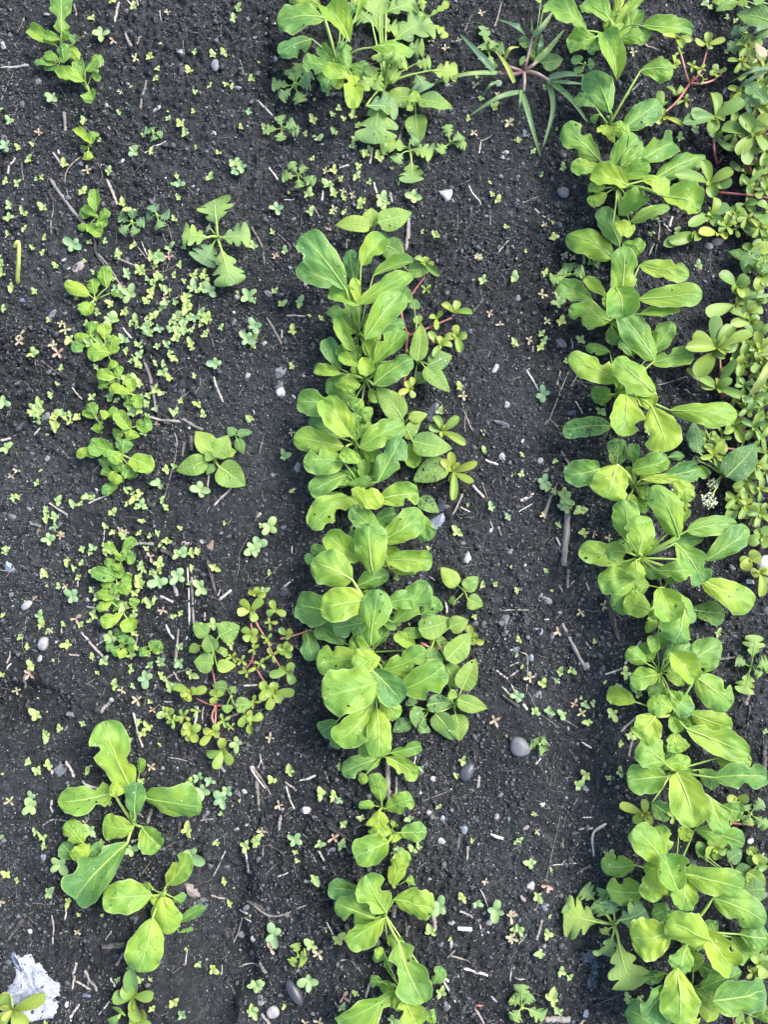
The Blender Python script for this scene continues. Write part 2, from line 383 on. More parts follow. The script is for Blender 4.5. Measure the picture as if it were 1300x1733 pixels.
def blobs(name, mat, n, size, jit, sink, tone, label, cat, dens=None, smooth=True, small=False):
    x, y = scatter(n, dens); n = len(x); BV, BF = (OCT, OCF) if small else (ICO, ICF); K = len(BV)
    s = size(n); q = BV[None] * (1 + rng.uniform(-jit, jit, (n, K, 1))) + rng.uniform(-jit, jit, (n, K, 3)) * .6
    sc = np.stack([rng.uniform(.7, 1.35, n), rng.uniform(.7, 1.35, n), rng.uniform(.6, 1.0, n)], -1)
    q = q * sc[:, None, :] * s[:, None, None]
    a = rng.uniform(0, 6.28, n); c_, s_ = np.cos(a)[:, None], np.sin(a)[:, None]
    v = np.stack([q[..., 0] * c_ - q[..., 1] * s_ + x[:, None], q[..., 0] * s_ + q[..., 1] * c_ + y[:, None], q[..., 2] + (soil(x, y) + s * sink)[:, None]], -1).reshape(-1, 3)
    f = (BF[None] + (np.arange(n) * K)[:, None, None]).reshape(-1, 3)
    o = link(name, big_mesh(name, v, f, np.repeat(tone(n), K), smooth), mat=mat)
    tag(o, label, cat, kind='stuff')
_hx, _hy = px2(352, 1585)
nohol = lambda x, y: np.where(((x - _hx) / .06) ** 2 + ((y - _hy) / .12) ** 2 < 1, .55, 1.0)
blobs('soil_crumbs', M['crumb'], 26000, lambda n: np.clip(rng.lognormal(math.log(.0015), .42, n), .0009, .0046), .42, .12, lambda n: rng.beta(1.3, 4, n), 'loose dark crumbs of soil strewn over the whole bed', 'soil crumbs', nohol, False)
blobs('fine_tilth', M['crumb'], 75000, lambda n: np.clip(rng.lognormal(math.log(.00115), .35, n), .0006, .0022), .38, .55, lambda n: rng.beta(1.0, 3.6, n), 'fine dark soil grains covering the whole bed', 'soil grains', nohol, False, True)
blobs('pale_grit', M['grit'], 12000, lambda n: np.clip(rng.lognormal(math.log(.00066), .48, n), .0003, .0024), .3, .7, lambda n: rng.beta(1.2, 1.8, n), 'tiny pale grains of grit sprinkled over the dark soil', 'grit', None, False, True)
# chopped straw flecks and root hairs
def flecks(name, n, ln, rad, curve, tone, label, cat, mat):
    x, y = scatter(n); n = len(x); V = []; F = []; T = []
    a = rng.uniform(0, 6.28, n); L = ln(n); rr = rad(n); tn = tone(n); K = 4
    for i in range(n):
        b = a[i] + rng.uniform(-curve, curve, K).cumsum(); st = L[i] / (K - 1)
        px = x[i] + np.concatenate([[0], np.cos(b[:-1]) * st]).cumsum(); py = y[i] + np.concatenate([[0], np.sin(b[:-1]) * st]).cumsum()
        pz = soil(px, py) + rr[i] * .6 + rng.uniform(0, .0008)
        nx_, ny_ = -np.sin(b), np.cos(b); base = len(V)
        for j in range(K):
            for (u_, v_) in ((-1, -.6), (1, -.6), (0, 1.0)):
                V.append((px[j] + nx_[j] * rr[i] * u_, py[j] + ny_[j] * rr[i] * u_, pz[j] + rr[i] * v_)); T.append(tn[i])
        for j in range(K - 1):
            for k in range(3):
                k2 = (k + 1) % 3; p = base + j * 3; F.append((p + k, p + k2, p + 3 + k2)); F.append((p + k, p + 3 + k2, p + 3 + k))
    o = link(name, big_mesh(name, np.array(V), np.array(F), np.array(T), False), mat=mat)
    tag(o, label, cat, kind='stuff')
flecks('straw_flecks', 4200, lambda n: rng.lognormal(math.log(.0055), .5, n), lambda n: rng.uniform(.00025, .0006, n), .08, lambda n: rng.beta(1.5, 1.6, n), 'short chopped straw flecks lying on the dark soil', 'straw', M['straw'])
flecks('root_hairs', 2300, lambda n: rng.lognormal(math.log(.016), .5, n), lambda n: rng.uniform(.00016, .00034, n), .5, lambda n: rng.beta(2.6, 1.9, n), 'thin curled root hairs lying on the dark soil', 'roots', M['straw'])

# ------------------------------------------------------------------ leaves
def prof(kind, t, a=.9, b=.45):
    f = np.power(np.clip(t, 0, 1), a) * np.power(np.clip(1 - t, 0, 1), b)
    tm = a / (a + b); return f / (tm ** a * (1 - tm) ** b)
TOP = {}
def grid(n, m):
    if (n, m) not in TOP:
        f = []
        for i in range(n - 1):
            for j in range(m - 1):
                p = i * m + j; f.append((p, p + 1, p + m + 1, p + m))
        TOP[(n, m)] = f
    return TOP[(n, m)]
def blade(kind, B, T, W, arch, roll, cup, wave, holes=0, bites=(), seed=0, lyr=False, curl=0.0):
    """a leaf blade from B to T; returns verts relative to B, faces, uv, midrib points"""
    r = np.random.default_rng(seed)
    L = (T - B).length
    n, m = {'green': (21, 13), 'broad': (27, 9), 'lobed': (37, 9), 'grass': (14, 5), 'purs': (10, 7)}[kind]
    s = np.linspace(0, 1, n); t = 1 - (1 - s) ** 1.55 if kind in ('green', 'purs') else s.copy()
    u = np.linspace(-1, 1, m)
    X = (T - B).normalized(); Z = Vector((0, 0, 1)); Y = Z.cross(X)
    if Y.length < 1e-3: Y = Vector((0, 1, 0))
    Y.normalize(); Y = Matrix.Rotation(roll, 3, X) @ Y; Zn = X.cross(Y).normalized()
    C = (B + T) * .5 + Vector((0, 0, 1)) * (arch * L) + Y * (L * r.uniform(-.10, .10))
    Bn, Cn, Tn = (np.array(p - B) for p in (B, C, T))
    c = Bn[None] * ((1 - t) ** 2)[:, None] + Cn[None] * (2 * t * (1 - t))[:, None] + Tn[None] * (t * t)[:, None]
    tg = (Cn - Bn)[None] * (1 - t)[:, None] + (Tn - Cn)[None] * t[:, None]; tg /= np.linalg.norm(tg, axis=1)[:, None]
    yv = np.array(Y); nv = np.cross(tg, yv[None]); nv /= np.linalg.norm(nv, axis=1)[:, None]
    hw = W * .5; wl = np.ones(n); wr = np.ones(n)
    if kind == 'green':
        a = r.uniform(.46, .80); b = r.uniform(.36, .48)
        base = prof(kind, t, a, b)
        if lyr: base = base * (1 - .5 * np.exp(-((t - .28) / .10) ** 2)) + .22 * np.exp(-((t - .14) / .07) ** 2)
        ph = r.uniform(0, 6.28, 6)
        for arr, k in ((wl, 0), (wr, 1)):
            arr *= base * (1 + .055 * np.sin(t * 9 + ph[k]) + .035 * np.sin(t * 23 + ph[k + 2]))
        for (side, t0, dep, wd) in bites:
            arr = wl if side < 0 else wr
            arr *= 1 - dep * np.exp(-((t - t0) / wd) ** 4)
    elif kind == 'broad':
        base = prof(kind, t, .42, .92); saw = 1 + .10 * (np.abs(((t * 9) % 1) - .25) - .3) * (t > .12) * (t < .93)
        wl *= base * saw; wr *= base * saw
    elif kind == 'lobed':
        env = prof(kind, t, .80, .40)
        def lobes(dt):
            out = .46 + .0 * t
            for cen, wd, am in ((.27 + dt, .115, .80), (.53 + dt, .125, .92), (.86, .20, .98)):
                out = np.maximum(out, am * np.clip(1 - ((t - cen) / wd) ** 2, 0, 1) ** .42 + .08)
            return out
        wl *= env * lobes(r.uniform(-.03, .03)) * r.uniform(.9, 1.1); wr *= env * lobes(r.uniform(-.03, .05))
        fine = 1 + .04 * np.abs(np.sin(t * math.pi * 7.5)); wl *= fine; wr *= fine
    elif kind == 'grass':
        base = np.minimum(1, (.55 + t * 2)) * np.clip(1 - t, 0, 1) ** .65; wl *= base; wr *= base
    else:
        base = prof(kind, t, .75, .36); wl *= base; wr *= base
    if kind not in ('grass',):
        wl = np.maximum(wl, .07 * (1 - t)); wr = np.maximum(wr, .07 * (1 - t))
    wl[-1] = wr[-1] = 0.0
    side = np.where(u[None] < 0, wl[:, None], wr[:, None]); off = u[None] * side * hw
    au = np.abs(u)[None] * np.ones((n, 1)); w_ = side
    ph = r.uniform(0, 6.28, 4); tt = t[:, None]
    lift = cup * hw * (u[None] ** 2) * w_ * 1.0
    lift = lift + wave * hw * (au ** 2) * np.sin(tt * r.uniform(7, 12) + ph[0] + np.where(u[None] < 0, 0, ph[1])) * np.clip(w_, 0, 1)
    if kind == 'green': lift = lift + .07 * hw * au ** 3 * np.sin(tt * 27 + ph[3] + np.where(u[None] < 0, 0, ph[2])) * np.clip(w_, 0, 1)
    if kind == 'green':
        pv = tt * 4.2 - au * 2.0 + np.where(u[None] > 0, .45, 0) + .12 * np.sin(tt * 13 + ph[2])
        lift = lift + .0008 * min(1, W / .04) * np.abs(np.sin(math.pi * (pv - .5))) * np.clip(au * 3, 0, 1) * np.clip((1.15 - au) * 3, 0, 1) * np.clip(w_ * 1.5, 0, 1)
        q1 = vnoise(u[None] * 2.4 + seed * 3.7 + 0 * tt, tt * 5.5 + seed * 1.3 + 0 * u[None], 5) - .5
        lift = lift + .0052 * min(1.2, W / .04) * q1 * np.clip(w_ * 1.4, 0, 1)
        if curl: lift = lift - curl * hw * np.clip(tt - .55, 0, 1) ** 2 * 5
    if kind == 'broad':
        pv = tt * 6.5 - au * 3.0
        lift = lift + .0009 * min(1, W / .03) * np.abs(np.sin(math.pi * pv)) * np.clip(au * 2, 0, 1) * np.clip((1.1 - au) * 3, 0, 1)
        lift = lift + .10 * hw * au * w_
    if kind == 'grass': lift = lift + .55 * hw * au * w_
    fwd = {'green': .10, 'broad': .08, 'lobed': .16, 'grass': 0, 'purs': .0}[kind] * np.abs(off) * np.sin(np.clip(tt, 0, 1) * math.pi)
    P = c[:, None, :] + off[..., None] * yv + lift[..., None] * nv[:, None, :] + fwd[..., None] * tg[:, None, :]
    F = grid(n, m); uv = np.stack([(u[None] + 1) / 2 * np.ones((n, 1)), tt * np.ones((1, m))], -1).reshape(-1, 2)
    P = P.reshape(-1, 3)
    rib = [Vector(p) + Vector(q) * .0002 for p, q in zip(P.reshape(n, m, 3)[:, m // 2], nv)]
    if holes:
        dead = set(); used = set()
        for _ in range(holes):
            i = int(r.integers(4, n - 4)); j = int(r.choice([k for k in range(2, m - 2) if abs(k - m // 2) > 1]))
            if any(abs(i - a_) < 3 and abs(j - b_) < 3 for a_, b_ in used): continue
            used.add((i, j)); cpos = P[i * m + j].copy(); rad = r.choice((.0005, .0007, .0010, .0017)) * r.uniform(.8, 1.2)
            for di in (-1, 0, 1):
                for dj in (-1, 0, 1):
                    if di or dj:
                        k = (i + di) * m + j + dj; d = P[k] - cpos; ln = np.linalg.norm(d)
                        if ln > 1e-7: P[k] = cpos + d / ln * min(rad * r.uniform(.6, 1.4), ln * 1.3)
            dead.add(i * m + j)
        F = [f for f in F if not (set(f) & dead)]
        keep = np.ones(len(P), bool); keep[list(dead)] = False; mp = np.cumsum(keep) - 1
        P = P[keep]; uv = uv[keep]; F = [tuple(mp[i] for i in f) for f in F]
    return P, F, uv, rib

TILES = {'A': (0, 0), 'B': (425, 0), 'C': (850, 0), 'D': (0, 430), 'E': (425, 330), 'F': (850, 430), 'G': (425, 740), 'H': (0, 860), 'I': (850, 830), 'J': (0, 1283), 'K': (425, 1283), 'L': (850, 1283), 'M': (425, 1000), 'N': (1100, 0), 'O': (1100, 430), 'P': (0, 0)}
def sc(tile): return 1.0 if tile == 'P' else (450 / 1733 if tile in 'NO' else 450 / 1300)
def tp(tile, x, y): o = TILES[tile]; k = sc(tile); return o[0] + x * k, o[1] + y * k
SEED = [100]
def nseed(): SEED[0] += 1; return SEED[0]

MATK = {'green': 'green', 'broad': 'broad', 'lobed': 'lobed', 'purs': 'purs', 'grass': 'grass'}
def fit_leaf(root, kind, tile, d, hmid, crown, hue, stalk=True, stalkmat='stalk', name='leaf', spots=0.0, mat=None, srad=1.0):
    """d = (base x, base y, tip x, tip y, width[, hue[, flags]]) in tile pixels"""
    bx, by = tp(tile, d[0], d[1]); tx, ty = tp(tile, d[2], d[3])
    if kind == 'green': bx, by = bx - (tx - bx) * .07, by - (ty - by) * .07
    hu = d[5] if len(d) > 5 and d[5] is not None else hue; fl = d[6] if len(d) > 6 else ''
    rs = random.Random(nseed()); sd = nseed()
    Lpx = math.hypot(tx - bx, ty - by); Lm = Lpx * MM; Wm = d[4] * sc(tile) * MM * (CAMH - hmid) / CAMH * {'green': 1.02, 'lobed': 1.26, 'broad': 1.03}.get(kind, 1)
    dz = {'green': (-.16, .02), 'broad': (-.02, -.10), 'lobed': (-.05, -.05), 'purs': (-.12, .16), 'grass': (-.1, -.2)}[kind]
    zb = max(.004, hmid + dz[0] * Lm + rs.uniform(-.04, .04) * Lm); zt = max(.003, hmid + dz[1] * Lm + rs.uniform(-.10, .10) * Lm)
    if 'u' in fl: zt = hmid + .5 * Lm; zb = max(.006, hmid - .35 * Lm)
    if 'd' in fl: zt = max(.003, hmid - .45 * Lm); zb = hmid + .05 * Lm
    B = G(bx, by, zb); T = G(tx, ty, zt)
    arch = {'green': .10, 'broad': .09, 'lobed': .14, 'purs': .08, 'grass': .16}[kind] + rs.uniform(-.05, .07)
    if 'a' in fl: arch += .16
    bites = []
    nb = (2 if 'b' in fl else (1 if rs.random() < .22 else 0)) if kind == 'green' else 0
    for _ in range(nb): bites.append((rs.choice((-1, 1)), rs.uniform(.30, .75), rs.uniform(.25, .6), rs.uniform(.04, .10)))
    holes = (rs.randint(3, 6) if 'h' in fl else rs.choice((0, 0, 0, 0, 1))) if kind == 'green' and Lpx > 28 else (rs.choice((0, 0, 1)) if kind == 'broad' and Lpx > 30 else 0)
    cup = {'green': rs.uniform(-.5, .65), 'broad': rs.uniform(-.25, .15), 'lobed': rs.uniform(-.5, .45), 'purs': rs.uniform(.0, .35), 'grass': .1}[kind]
    if 'c' in fl: cup = .7
    P, F, uv, rib = blade(kind, B, T, Wm, arch, rs.uniform(-.30, .30), cup, {'green': .20, 'broad': .12, 'lobed': .26, 'purs': .03, 'grass': .05}[kind], holes, bites, sd, 'y' in fl, rs.uniform(0, .25) if kind == 'green' else 0)
    col = (min(1, max(0, hu + rs.uniform(-.16, .16))), 1.0 if 's' in fl else spots, rs.random())
    o = link(name, mesh(name, P, F, uv), root, B - root.location, mat or M[MATK[kind]], col)
    if stalk:
        Cw = crown
        hv = B - Cw; ctl = Cw + Vector((hv.x * .35, hv.y * .35, max(hv.z, .004) * .85))
        pts = [bez(Cw, ctl, B, k / 6) - B for k in range(6)]
        full = pts + [p for i, p in enumerate(rib[::2][:int(len(rib) * .44)])] if kind in ('green', 'broad', 'lobed') else pts + [Vector((0, 0, 0))]
        r0 = max(.0007, min(.0024, Wm * .050)) * srad; k = len(full)
        rad = [r0 * (1 - .22 * i / 5) if i < 6 else r0 * .72 * max(.12, 1 - (i - 5) / (k - 5)) for i in range(k)]
        if kind == 'green' and rs.random() < .5: rad = [q * (1.25 if i < 6 else 1) for i, q in enumerate(rad)]
        V_, F_, U_ = tube(full, rad, 5)
        link('leaf_stalk', mesh('leaf_stalk', V_, F_, U_), o, (0, 0, 0), M[stalkmat])
    return o

def plant(name, label, cat, group, kind, tile, crown, leaves, h=(.018, .055), hue=.5, stalkmat='stalk', spots=0.0, crown_h=.003, mat=None, fill=True):
    c = G(*tp(tile, *crown), crown_h)
    root = tag(empty(name, c), label, cat, group); landmark(*tp(tile, *crown), label)
    n = len(leaves)
    for i, d in enumerate(leaves):
        hm = h[0] + (h[1] - h[0]) * (i / max(1, n - 1)) + random.uniform(-.002, .002)
        fit_leaf(root, kind, tile, d, hm, c, hue, True, stalkmat, spots=spots, mat=mat)
    if kind == 'green' and n > 6 and fill and tile in 'BCEFGILM':      # small older leaves low down around the crown
        k_ = sc(tile)
        for q in range(8):
            an = random.uniform(0, 6.283); r0 = random.uniform(8, 26) / k_; r1 = r0 + random.uniform(22, 36) / k_
            dd = (crown[0] + r0 * math.cos(an), crown[1] + r0 * math.sin(an), crown[0] + r1 * math.cos(an), crown[1] + r1 * math.sin(an), random.uniform(18, 30) / k_, random.uniform(.2, .9))
            fit_leaf(root, kind, tile, dd, random.uniform(.010, h[0] + .012), c, hue, True, stalkmat, mat=mat)
    # short crown where the stalks meet, rooted in the soil
    r0 = .0035 if n > 5 else .0022
    V_, F_, U_ = tube([Vector((0, 0, -.008)), Vector((0, 0, .001)), Vector((.0004, .0003, .006))], [r0 * .8, r0, r0 * .7], 7)
    link('crown', mesh('crown', V_, F_, U_), root, (0, 0, 0), M[stalkmat])
    return root
LAND = []
STOP = set('with in of the beside on and a an by to at next one two under over from between its big long toward below above near lying end touching along against through alone set half out whose'.split())
def landmark(px, py, label):
    ws = label.replace(',', '').split()[:8]
    while ws and (ws[-1] in STOP): ws.pop()
    LAND.append((px, py, ' '.join(ws)))
def near(px, py): return 'near the ' + min(LAND, key=lambda e: (e[0] - px) ** 2 + (e[1] - py) ** 2)[2]
GREEN = 'leafy salad greens sown in the rows'
def greens(label, tile, crown, leaves, **kw):
    kw.setdefault('h', (.018, .060)); kw.setdefault('hue', .5)
    return plant('salad_green', label, 'salad plant', GREEN, 'green', tile, crown, leaves, **kw)
def broad(label, tile, crown, leaves, **kw):
    kw.setdefault('h', (.012, .034)); return plant('toothed_weed', label, 'weed', 'broad toothed weeds', 'broad', tile, crown, leaves, **kw)
def lobed(label, tile, crown, leaves, **kw):
    kw.setdefault('h', (.008, .022)); return plant('lobed_weed', label, 'weed', 'weeds with lobed leaves', 'lobed', tile, crown, leaves, **kw)
def star(cx, cy, tips, w, hue=None):
    """leaves from a centre to tips"""
    out = []
    for (x, y) in tips:
        out.append((cx + (x - cx) * .22, cy + (y - cy) * .22, x, y, w, hue))
    return out

# template leaves for purslane and seedlings: length 1 along +X, width 1, thickness in z
def template(name, kind, cup, thick, n=9, m=5, point=False, arch=.12):
    s = np.linspace(0, 1, n); t = 1 - (1 - s) ** 1.5; u = np.linspace(-1, 1, m)
    f = prof('x', t, .55, .66) if point == 1 else prof('x', t, .52, .46) if point == 2 else prof('x', t, .85, .40)
    f = np.maximum(f, .10 * (1 - t)); f[-1] = 0
    V = []; U = []
    for sg in ((1, -1) if thick else (1,)):
        for i in range(n):
            for j in range(m):
                z = cup * u[j] ** 2 * f[i] * .5 + arch * 4 * t[i] * (1 - t[i]) + sg * thick * (1 - u[j] ** 2) * math.sin(math.pi * min(1, t[i] * .9 + .05)) * .5
                V.append((t[i], u[j] * f[i] * .5, z)); U.append(((u[j] + 1) / 2, t[i]))
    F = list(grid(n, m)) + ([(d + n * m, c + n * m, b + n * m, a + n * m) for a, b, c, d in grid(n, m)] if thick else [])
    return mesh(name, V, F, U)
PT = [template('succulent_leaf', 'p', c, .13, 9, 5, False, a) for c, a in ((.25, .05), (.45, .10), (.05, -.06), (.35, .16))]
for p in PT: p.materials.append(M['purs'])
def put(me, root, B, T, W, roll=0, name='leaf', hue=.5, spots=0):
    X = (T - B); L = X.length; X.normalize(); Y = Vector((0, 0, 1)).cross(X)
    if Y.length < 1e-3: Y = Vector((0, 1, 0))
    Y.normalize(); Y = Matrix.Rotation(roll, 3, X) @ Y; Z = X.cross(Y)
    o = bpy.data.objects.new(name, me); COL.objects.link(o); o.parent = root
    Q = Matrix((X, Y, Z)).transposed().to_4x4()
    o.matrix_local = Matrix.Translation(B - root.location) @ Q @ Matrix.Diagonal((L, W, min(L, W * 1.6), 1))
    o.color = (hue, spots, random.random(), 1); return o
def purslane(label, tile, foot, stems, rosettes, hue=.5, h=.016, srad=.0020, tsc=1.0, group='sprawling purslane weeds'):
    """stems: polylines of tile points; rosettes: (cx, cy, tips or (radius, count)[, width[, hue[, height]]])"""
    f = G(*tp(tile, *foot), .0); root = tag(empty('purslane', f), label, 'weed', group); landmark(*tp(tile, *foot), label)
    for st in stems:
        pts = []
        for i, (x, y) in enumerate(st):
            zz = .003 if (i == 0 and st[0] == foot) else h * .75 + .002 * math.sin(i * 2.1 + x)
            pts.append(G(*tp(tile, x, y), zz) - f)
        if len(pts) == 2: pts.insert(1, (pts[0] + pts[1]) * .5 + Vector((random.uniform(-.002, .002), random.uniform(-.002, .002), .002)))
        q = spline(pts, 5); k = len(q)
        V_, F_, U_ = tube(q, [srad * (1 - .35 * i / k) for i in range(k)], 7)
        link('stem', mesh('stem', V_, F_, U_), root, (0, 0, 0), M['redstem'])
    V_, F_, U_ = tube([Vector((0, 0, -.008)), Vector((0, 0, .002)), Vector((.0002, 0, h * .8))], [srad * 1.1, srad * 1.1, srad * .8], 7)
    link('stem', mesh('stem', V_, F_, U_), root, (0, 0, 0), M['redstem'])
    for ro in rosettes:
        cx, cy, tips = ro[:3]; wd = ro[3] if len(ro) > 3 and ro[3] else None; hu = ro[4] if len(ro) > 4 and ro[4] is not None else hue
        hh = ro[5] if len(ro) > 5 else h + random.uniform(-.003, .006)
        if isinstance(tips, tuple):
            rad, n = tips; a0 = random.uniform(0, 6.28)
            tips = [(cx + rad * random.uniform(.7, 1.1) * math.cos(a0 + 6.283 * i / n + random.uniform(-.3, .3)), cy + rad * random.uniform(.7, 1.1) * math.sin(a0 + 6.283 * i / n + random.uniform(-.3, .3))) for i in range(n)]
        c = G(*tp(tile, cx, cy), hh)
        g = G(*tp(tile, cx, cy), 0)
        # own shoot that carries the rosette
        V_, F_, U_ = tube([g - f + Vector((0, 0, -.004)), (g + c) * .5 - f + Vector((.001, .001, 0)), c - f], [srad * .8, srad * .7, srad * .6], 6)
        link('shoot', mesh('shoot', V_, F_, U_), root, (0, 0, 0), M['redstem'])
        tips = [(cx + (x - cx) * tsc, cy + (y - cy) * tsc) for x, y in tips]
        L0 = np.mean([math.hypot(x - cx, y - cy) for x, y in tips]) * sc(tile) * MM
        for x, y in tips:
            Lp = math.hypot(x - cx, y - cy); Lm = Lp * sc(tile) * MM
            T = G(*tp(tile, x, y), hh + Lm * random.uniform(.05, .40)); W = (wd * tsc * sc(tile) * MM if wd else Lm * random.uniform(.42, .54))
            put(random.choice(PT), root, c, T, W * .95, random.uniform(-.5, .5), 'leaf', min(1, max(0, hu + random.uniform(-.25, .25))))
        for k in range(3):      # young leaves in the middle
            a = random.uniform(0, 6.28); q = L0 * random.uniform(.28, .45)
            put(random.choice(PT), root, c, c + Vector((math.cos(a) * q, math.sin(a) * q, q * .9)), q * .6, random.uniform(-.5, .5), 'leaf', min(1, hu + .3))
    return root
def grass(label, tile, foot, blades, stems=(), hue=.35, h=.02):
    """blades: list of (points, width, hue)"""
    f = G(*tp(tile, *foot), .0); root = tag(empty('grass_clump', f), label, 'grass weed', 'grass weeds among the rows'); landmark(*tp(tile, *foot), label)
    V_, F_, U_ = tube([Vector((0, 0, -.006)), Vector((0, 0, .004)), Vector((0, 0, h * .7))], [.003, .0034, .0025], 7)
    link('stem', mesh('stem', V_, F_, U_), root, (0, 0, 0), M['purple'])
    for st, r0 in stems:
        q = spline([G(*tp(tile, *p), .003 if i == 0 else h * .8) - f for i, p in enumerate(st)], 5)
        V_, F_, U_ = tube(q, [r0 * (1 - .3 * i / len(q)) for i in range(len(q))], 7); link('stem', mesh('stem', V_, F_, U_), root, (0, 0, 0), M['purple'])
    for pts, wd, hu in blades:
        k = len(pts); hz = [h * .75] + [h * random.uniform(.9, 1.5)] * (k - 2) + [h * random.uniform(.25, .8)]
        q = spline([G(*tp(tile, *p), z) for p, z in zip(pts, hz)], 7); n = len(q); W = wd * sc(tile) * MM; b0 = q[0]
        V = []; U = []
        for i, p in enumerate(q):
            dd = (q[min(i + 1, n - 1)] - q[max(0, i - 1)]).normalized(); y = Vector((0, 0, 1)).cross(dd).normalized(); t = i / (n - 1)
            ww = W * .5 * min(1, .6 + t * 2) * max(0, 1 - t) ** .55
            for uu in (-1, -.5, 0, .5, 1):
                V.append(p - b0 + y * uu * ww + Vector((0, 0, abs(uu) * ww * .5))); U.append(((uu + 1) / 2, t))
        link('blade', mesh('blade', V, grid(n, 5), U), root, b0 - f, M['grass'], (hu, 0, random.random()))
    return root

# ================================================================== middle row
greens('big salad plant with beetle-holed leaves beside the feathery lobed weed, end of middle row', 'B', (425, 330), [
    (330, 30, 180, -40, 110, .75), (440, 40, 400, -80, 90, .7), (520, 60, 570, -70, 90, .8), (470, 110, 505, 20, 70, .2), (390, 355, 360, 448, 78, .1),
    (345, 90, 126, 115, 165, .3, 'h'), (285, 195, 130, 258, 108, .15), (470, 335, 440, 200, 78, .25), (385, 322, 250, 300, 104, .35),
    (490, 375, 496, 532, 100, .75, 'y'), (475, 372, 350, 345, 92, .7), (600, 235, 797, 255, 105, .6, 'a'), (472, 190, 365, 30, 145, .7, 'c')], h=(.015, .075))
lobed('large lobed weed with feathery young shoots between salad plant and toothed weed', 'B', (655, 420), [
    (630, 170, 640, -45, 160, .6), (590, 110, 520, 60, 90, .4), (700, 200, 885, 105, 140, .4), (640, 130, 740, 150, 90, .6), (660, 60, 810, 20, 120, .6),
    (760, 240, 850, 240, 80, .5), (640, 490, 605, 705, 185, .5), (560, 520, 720, 540, 110, .3), (800, 360, 855, 440, 105, .2),
    (880, 345, 1012, 352, 90, .9), (800, 315, 880, 300, 70, .9)] + star(650, 330, [(745, 265), (615, 265), (555, 355), (765, 325), (535, 435), (690, 260), (600, 440), (720, 385)], 60, .75), h=(.012, .045))
lobed('lobed weed with narrow yellowing upper leaves over the salad plant', 'B', (850, 100), [(840, 60, 828, -25, 42, 1.), (865, 85, 968, 15, 38, 1.), (880, 112, 962, 182, 42, 1.)], h=(.03, .05))
broad('toothed weed with one long glossy pointed leaf under the lobed weed', 'B', (800, 500), [
    (805, 560, 828, 700, 112, .45), (790, 480, 648, 470, 98, .8), (818, 490, 988, 532, 112, .45), (805, 500, 800, 440, 55, .8), (790, 520, 760, 540, 40, .7)])
lobed('three-armed lobed weed below the toothed weed on dark soil', 'B', (778, 745), [(770, 722, 628, 700, 95, .6), (790, 732, 888, 758, 95, .6), (785, 790, 788, 895, 98, .55), (772, 705, 815, 680, 60, .3), (740, 750, 700, 790, 55, .5)])
lobed('compact grey-green lobed weed at the foot of the holed salad plant', 'B', (215, 420), star(215, 420, [(100, 415), (195, 335), (245, 310), (295, 350), (240, 500), (135, 475), (290, 400)], 62, .35))
lobed('lobed seedling with five small leaves near the compact grey-green one', 'B', (150, 630), star(150, 630, [(55, 640), (140, 565), (235, 640), (145, 690), (215, 600)], 48, .4))
lobed('lobed seedling with upright central leaf beside the middle row', 'B', (230, 860), star(230, 860, [(150, 865), (190, 790), (270, 815), (235, 918), (315, 895)], 48, .45))
lobed('lobed seedling touching a pinkish grey stone', 'B', (972, 700), star(972, 700, [(955, 608), (1055, 705), (915, 745), (1035, 665)], 52, .6), h=(.006, .014))
lobed('lobed seedling beside the long grass blades', 'B', (1160, 250), star(1160, 250, [(1130, 125), (1240, 235), (1185, 335), (1120, 220), (1195, 205)], 55, .5), h=(.006, .016))

broad('toothed weed whose pale leaf pair tops the middle row', 'E', (595, 185), [(620, 190, 660, 245, 60, .4), (590, 150, 590, 62, 90, .85), (582, 152, 410, 148, 88, .75), (620, 135, 788, 85, 112, .7)], h=(.02, .04))
broad('toothed weed with dark leaves half hidden behind the folded salad leaf', 'E', (690, 300), [(650, 245, 752, 305, 112, .3), (770, 372, 882, 362, 78, .3), (720, 470, 792, 525, 80, .35)], h=(.012, .022))
greens('tall salad plant with a large folded grey-green leaf beside the purslane', 'E', (525, 690), [
    (600, 665, 752, 622, 95, .15), (505, 410, 482, 265, 75, .1), (478, 650, 385, 548, 95, .2), (610, 392, 797, 318, 85, .35), (400, 432, 226, 352, 112, .3),
    (490, 752, 415, 590, 65, .75), (610, 815, 757, 668, 115, .35), (545, 335, 655, 195, 115, .55, 'c'), (530, 530, 378, 480, 98, .65, 'c'), (522, 525, 505, 405, 55, .9),
    (545, 525, 790, 380, 118, .45), (570, 690, 742, 470, 132, .4), (450, 445, 240, 190, 160, .2, 'a')], h=(.02, .085))
greens('small-leaved salad plant between two taller ones in the middle row', 'E', (560, 910), [
    (500, 990, 368, 900, 105, .25), (540, 1000, 488, 1045, 95, .55), (435, 842, 368, 700, 85, .15), (430, 872, 308, 855, 62, .6), (520, 832, 428, 788, 62, .85),
    (470, 882, 470, 968, 122, .7), (610, 920, 788, 800, 122, .5), (545, 800, 572, 882, 85, .8, 'c')])
broad('dark toothed weed rising through purslane next to the middle row', 'E', (815, 815), [(800, 890, 865, 905, 60, .15), (800, 560, 805, 508, 55, .4), (808, 590, 825, 632, 50, .5), (870, 832, 985, 785, 95, .35), (812, 812, 832, 625, 90, .5), (850, 842, 972, 965, 90, .55)])
broad('crinkled toothed weed leaf pair beside the broad round salad leaves', 'E', (745, 1130), [(755, 1190, 835, 1092, 65, .45), (770, 1090, 865, 1072, 60, .9), (740, 1095, 610, 940, 120, .5), (790, 1205, 985, 1240, 130, .45)], h=(.014, .038))
